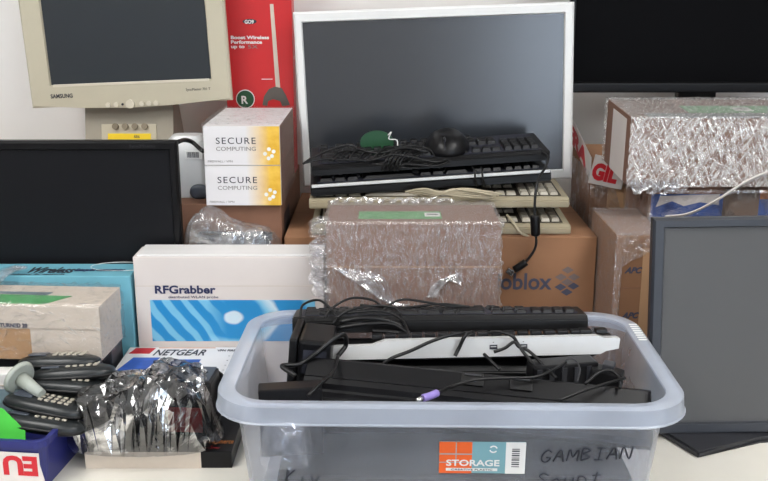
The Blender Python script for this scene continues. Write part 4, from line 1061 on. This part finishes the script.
cable_thing('black cable drooping beside the power supply at front left of the tub', (320, 385, 1.15),
            [[(338, 356, 1.236), (333, 372, 1.19), (320, 384, 1.15), (308, 396, 1.13)]], .0026)

# ------------------------------------------------------------------ flat black box with the bagged adaptor
t, hx, dy, hz = carton('flat_box', 'flat black box with orange and red lettering, left of the clear tub', -.436, -.222, 1.27, 1.392, 0, .026, M['black2'], bev=.001)
text('e-commerce', .014, M['orange_ink'], t, top(hx - .045, .026, hz + .0003), width=.043, height=.009)
text('security', .010, M['dark_red_ink'], t, top(hx - .045, .010, hz + .0003), width=.026, height=.006)
plate('silver_end', M['cream_card'], t, front(0, -.0001, 0), -hx, hx - .045, 0, hz)
t = thing('network_adapter', 'black network adapter inside the glossy bag on the flat box', 'adapter', (-.388, 1.33, .0265), (0, R(3), R(8)))
loft('adapter_case', M['black2'], t, [(.056, .045, .01, 0), (.058, .047, .012, .02), (.054, .044, .012, .052), (.044, .036, .01, .060)], caps=(True, True))
for k in range(6): box('adapter_port', M['charcoal'], t, -.036 + .012 * k, -.028 + .012 * k, -.0475, -.0455, .012, .022)
t = thing('leather_case', 'dark reddish black case inside the glossy bag, right half', 'case', (-.296, 1.335, .0265), (R(0), 0, R(-4)))
box('case_body', M['black2'], t, -.038, .040, -.018, .045, 0, .088, .005)
plate('red_panel', M['dark_red_ink'], t, front(0, -.0181, .008), -.026, .026, 0, .04)
plate('blue_sheet', M['slate'], t, top(0, 0, .0881), -.034, .036, -.010, .043)
def hb(u, v):
    a = .090 * math.exp(-max(0, abs(u - .48) - .32) ** 2 / .03) ; b_ = .070 * math.exp(-max(0, abs(u + .38) - .38) ** 2 / .03)
    return max(a, b_) * (1 - .25 * max(0, -v) ** 2) + .010
b = crumple('plastic_bag', M['film_black'], None, -.358, 1.322, .0268, hb, .118, .072, 40, 20, .020, 24, 1, smooth=False, jit=.9)
tag(b, 'glossy crinkled plastic bag around black gear on the flat black box', 'bag')
t = thing('black_cable', 'black cable loop at the right end of the glossy bag', 'cable', at(220, 390, 1.36))
bm = bmesh.new()
for k in range(3): cab(bm, t, [(200, 374 + 2 * k, 1.385), (214, 371 + 2 * k, 1.385), (224 - 2 * k, 378, 1.38), (227 - 2 * k, 392, 1.37), (221 - k, 410, 1.34), (214, 425, 1.31)], .003)
from_bm('cord', bm, M['cable'], t, smooth=True)

# ------------------------------------------------------------------ blue bin with handsets
BX, BY = -.585, 1.31
t = thing('parts_bin', 'dark blue plastic bin full of handsets, at the lower left', 'bin', (BX, BY, .0005), (0, 0, R(-6)))
bw, bd = .128, .098; h = .078
loft('bin_wall', M['bin_blue'], t, [(bw - .008, bd - .008, .012, 0), (bw, bd, .014, h - .012), (bw + .004, bd + .004, .016, h - .010), (bw + .004, bd + .004, .016, h), (bw - .003, bd - .003, .012, h), (bw - .011, bd - .011, .009, .003)], caps=(True, True), smooth=False, n=4)
lp = plate('paper_label', M['tape_white'], t, front(.085, -bd - .0005, .0), -.066, .036, .012, .060)
text('EU', .055, M['red_ink'], t, front(.085 + .034, -bd - .0012, .053) @ Matrix.Rotation(R(180), 4, 'Z'), width=.050, height=.030, bold=.0025, name='label_text')
poly_plate('clear_tape', M['tape_white'], t, front(.085, -bd - .0007, 0), [(.036, .012), (.043, .010), (.034, .052), (.02, .060)])
tube('white_string', M['white'], t, [(.045, -bd - .004, .080), (.044, -bd - .006, .068), (.046, -bd - .006, .056), (.050, -bd - .005, .05)], .0012, 6)

hs = None
def handset(label, loc, rot, proto=[]):
    if not proto:
        t = thing('handset', label, 'handset', loc, rot, 'handsets in the blue bin')
        blob('handset_body', M['handset'], t, (0, 0, .012), .062, .025, .013, 2.8, 2.6)
        box('handset_screen', M['slate'], t, -.045, -.018, -.012, .012, .0235, .0258, .001)
        for i in range(5):
            for j in range(3): box('handset_key', M['key_cream'], t, -.008 + .010 * i, -.002 + .010 * i, -.013 + .010 * j, -.008 + .010 * j, .0238, .0262, .0006)
        blob('rubber_edge', M['black'], t, (0, 0, .009), .0635, .0262, .006, 2.8, 2.6)
        proto.append(t); return t
    s = proto[0]; t = s.copy(); COL.objects.link(t); t.location = loc; t.rotation_euler = rot; t['label'] = label
    for c in list(s.children):
        d = c.copy(); COL.objects.link(d); d.parent = t
    return t
pz = lambda px, py, Y: at(px, py, Y)
def hset(label, px, py, Y, rot):
    v = at(px, py, Y); handset(label, (v.x - .004, v.y, v.z - .018), tuple(R(a) for a in rot))
hset('dark handset with white keys, topmost in the blue bin', 62, 359, 1.365, (-14, 0, 2))
hset('dark handset with slanting white keys, second from the top in the blue bin', 76, 370, 1.345, (-12, -2, 5))
hset('dark handset in the middle of the blue bin, third from the top', 68, 383, 1.33, (-12, 2, -4))
hset('dark handset with a white key block, lying at the front of the blue bin', 47, 402, 1.285, (-6, 8, -8))
hset('dark handset half buried at the front of the blue bin, below the others', 44, 420, 1.262, (-10, 6, -6))
hset('dark handset lowest at the right of the blue bin', 58, 397, 1.325, (-6, 2, 12))
# disc with stem
v = at(20, 378, 1.31)
t = thing('antenna_stand', 'pale grey disc with a stub, stuck in the blue bin', 'antenna', v, tuple(Vector((.80, -.50, -.30)).to_track_quat('Z', 'Y').to_euler()))
cyl('disc', M['grey_green'], t, (0, 0, 0), .026, .006, r2=.023)
cyl('stub', M['grey_green'], t, (0, 0, .026), .011, .045, r2=.007)
v = at(0, 415, 1.30)
t = thing('grey_card', 'slate grey sheet standing at the left of the blue bin', 'card', (v.x, 1.285, .006), (R(-10), 0, 0))
box('card_sheet', M['grey_card'], t, -.06, .035, 0, .002, 0, .105)
v = at(-6, 433, 1.232)
t = thing('green_card', 'bright green folded card at the front of the blue bin', 'card', (v.x, 1.232, .02), (R(-12), 0, R(-6)))
prism('card_sheet', M['lime'], t, [(-.08, 0), (.040, 0), (.040, .056), (.006, .086), (-.08, .10)], 0, .002)
t = thing('white_packet', 'white packet under the cream film-wrapped box at the left edge', 'packet', (at(3, 370, 1.36).x - .03, 1.375, .072), (0, 0, 0))
box('packet_body', M['white'], t, -.06, .048, 0, .03, 0, .032, .003)
box('packet_fold', M['cream_card'], t, -.06, .048, -.0015, .0, .012, .0135)

# ------------------------------------------------------------------ daylight and view
w = D.worlds.new('world'); SC.world = w; w.use_nodes = True
bg = w.node_tree.nodes['Background']; bg.inputs[0].default_value = (.72, .84, 1, 1); bg.inputs[1].default_value = 6.5
SC.view_settings.view_transform = 'Standard'; SC.view_settings.look = 'None'; SC.view_settings.gamma = 1
SC.view_settings.use_curve_mapping = False; SC.view_settings.exposure = 0.12
SC.cycles.use_denoising = True
SC.cycles.transparent_max_bounces = 16
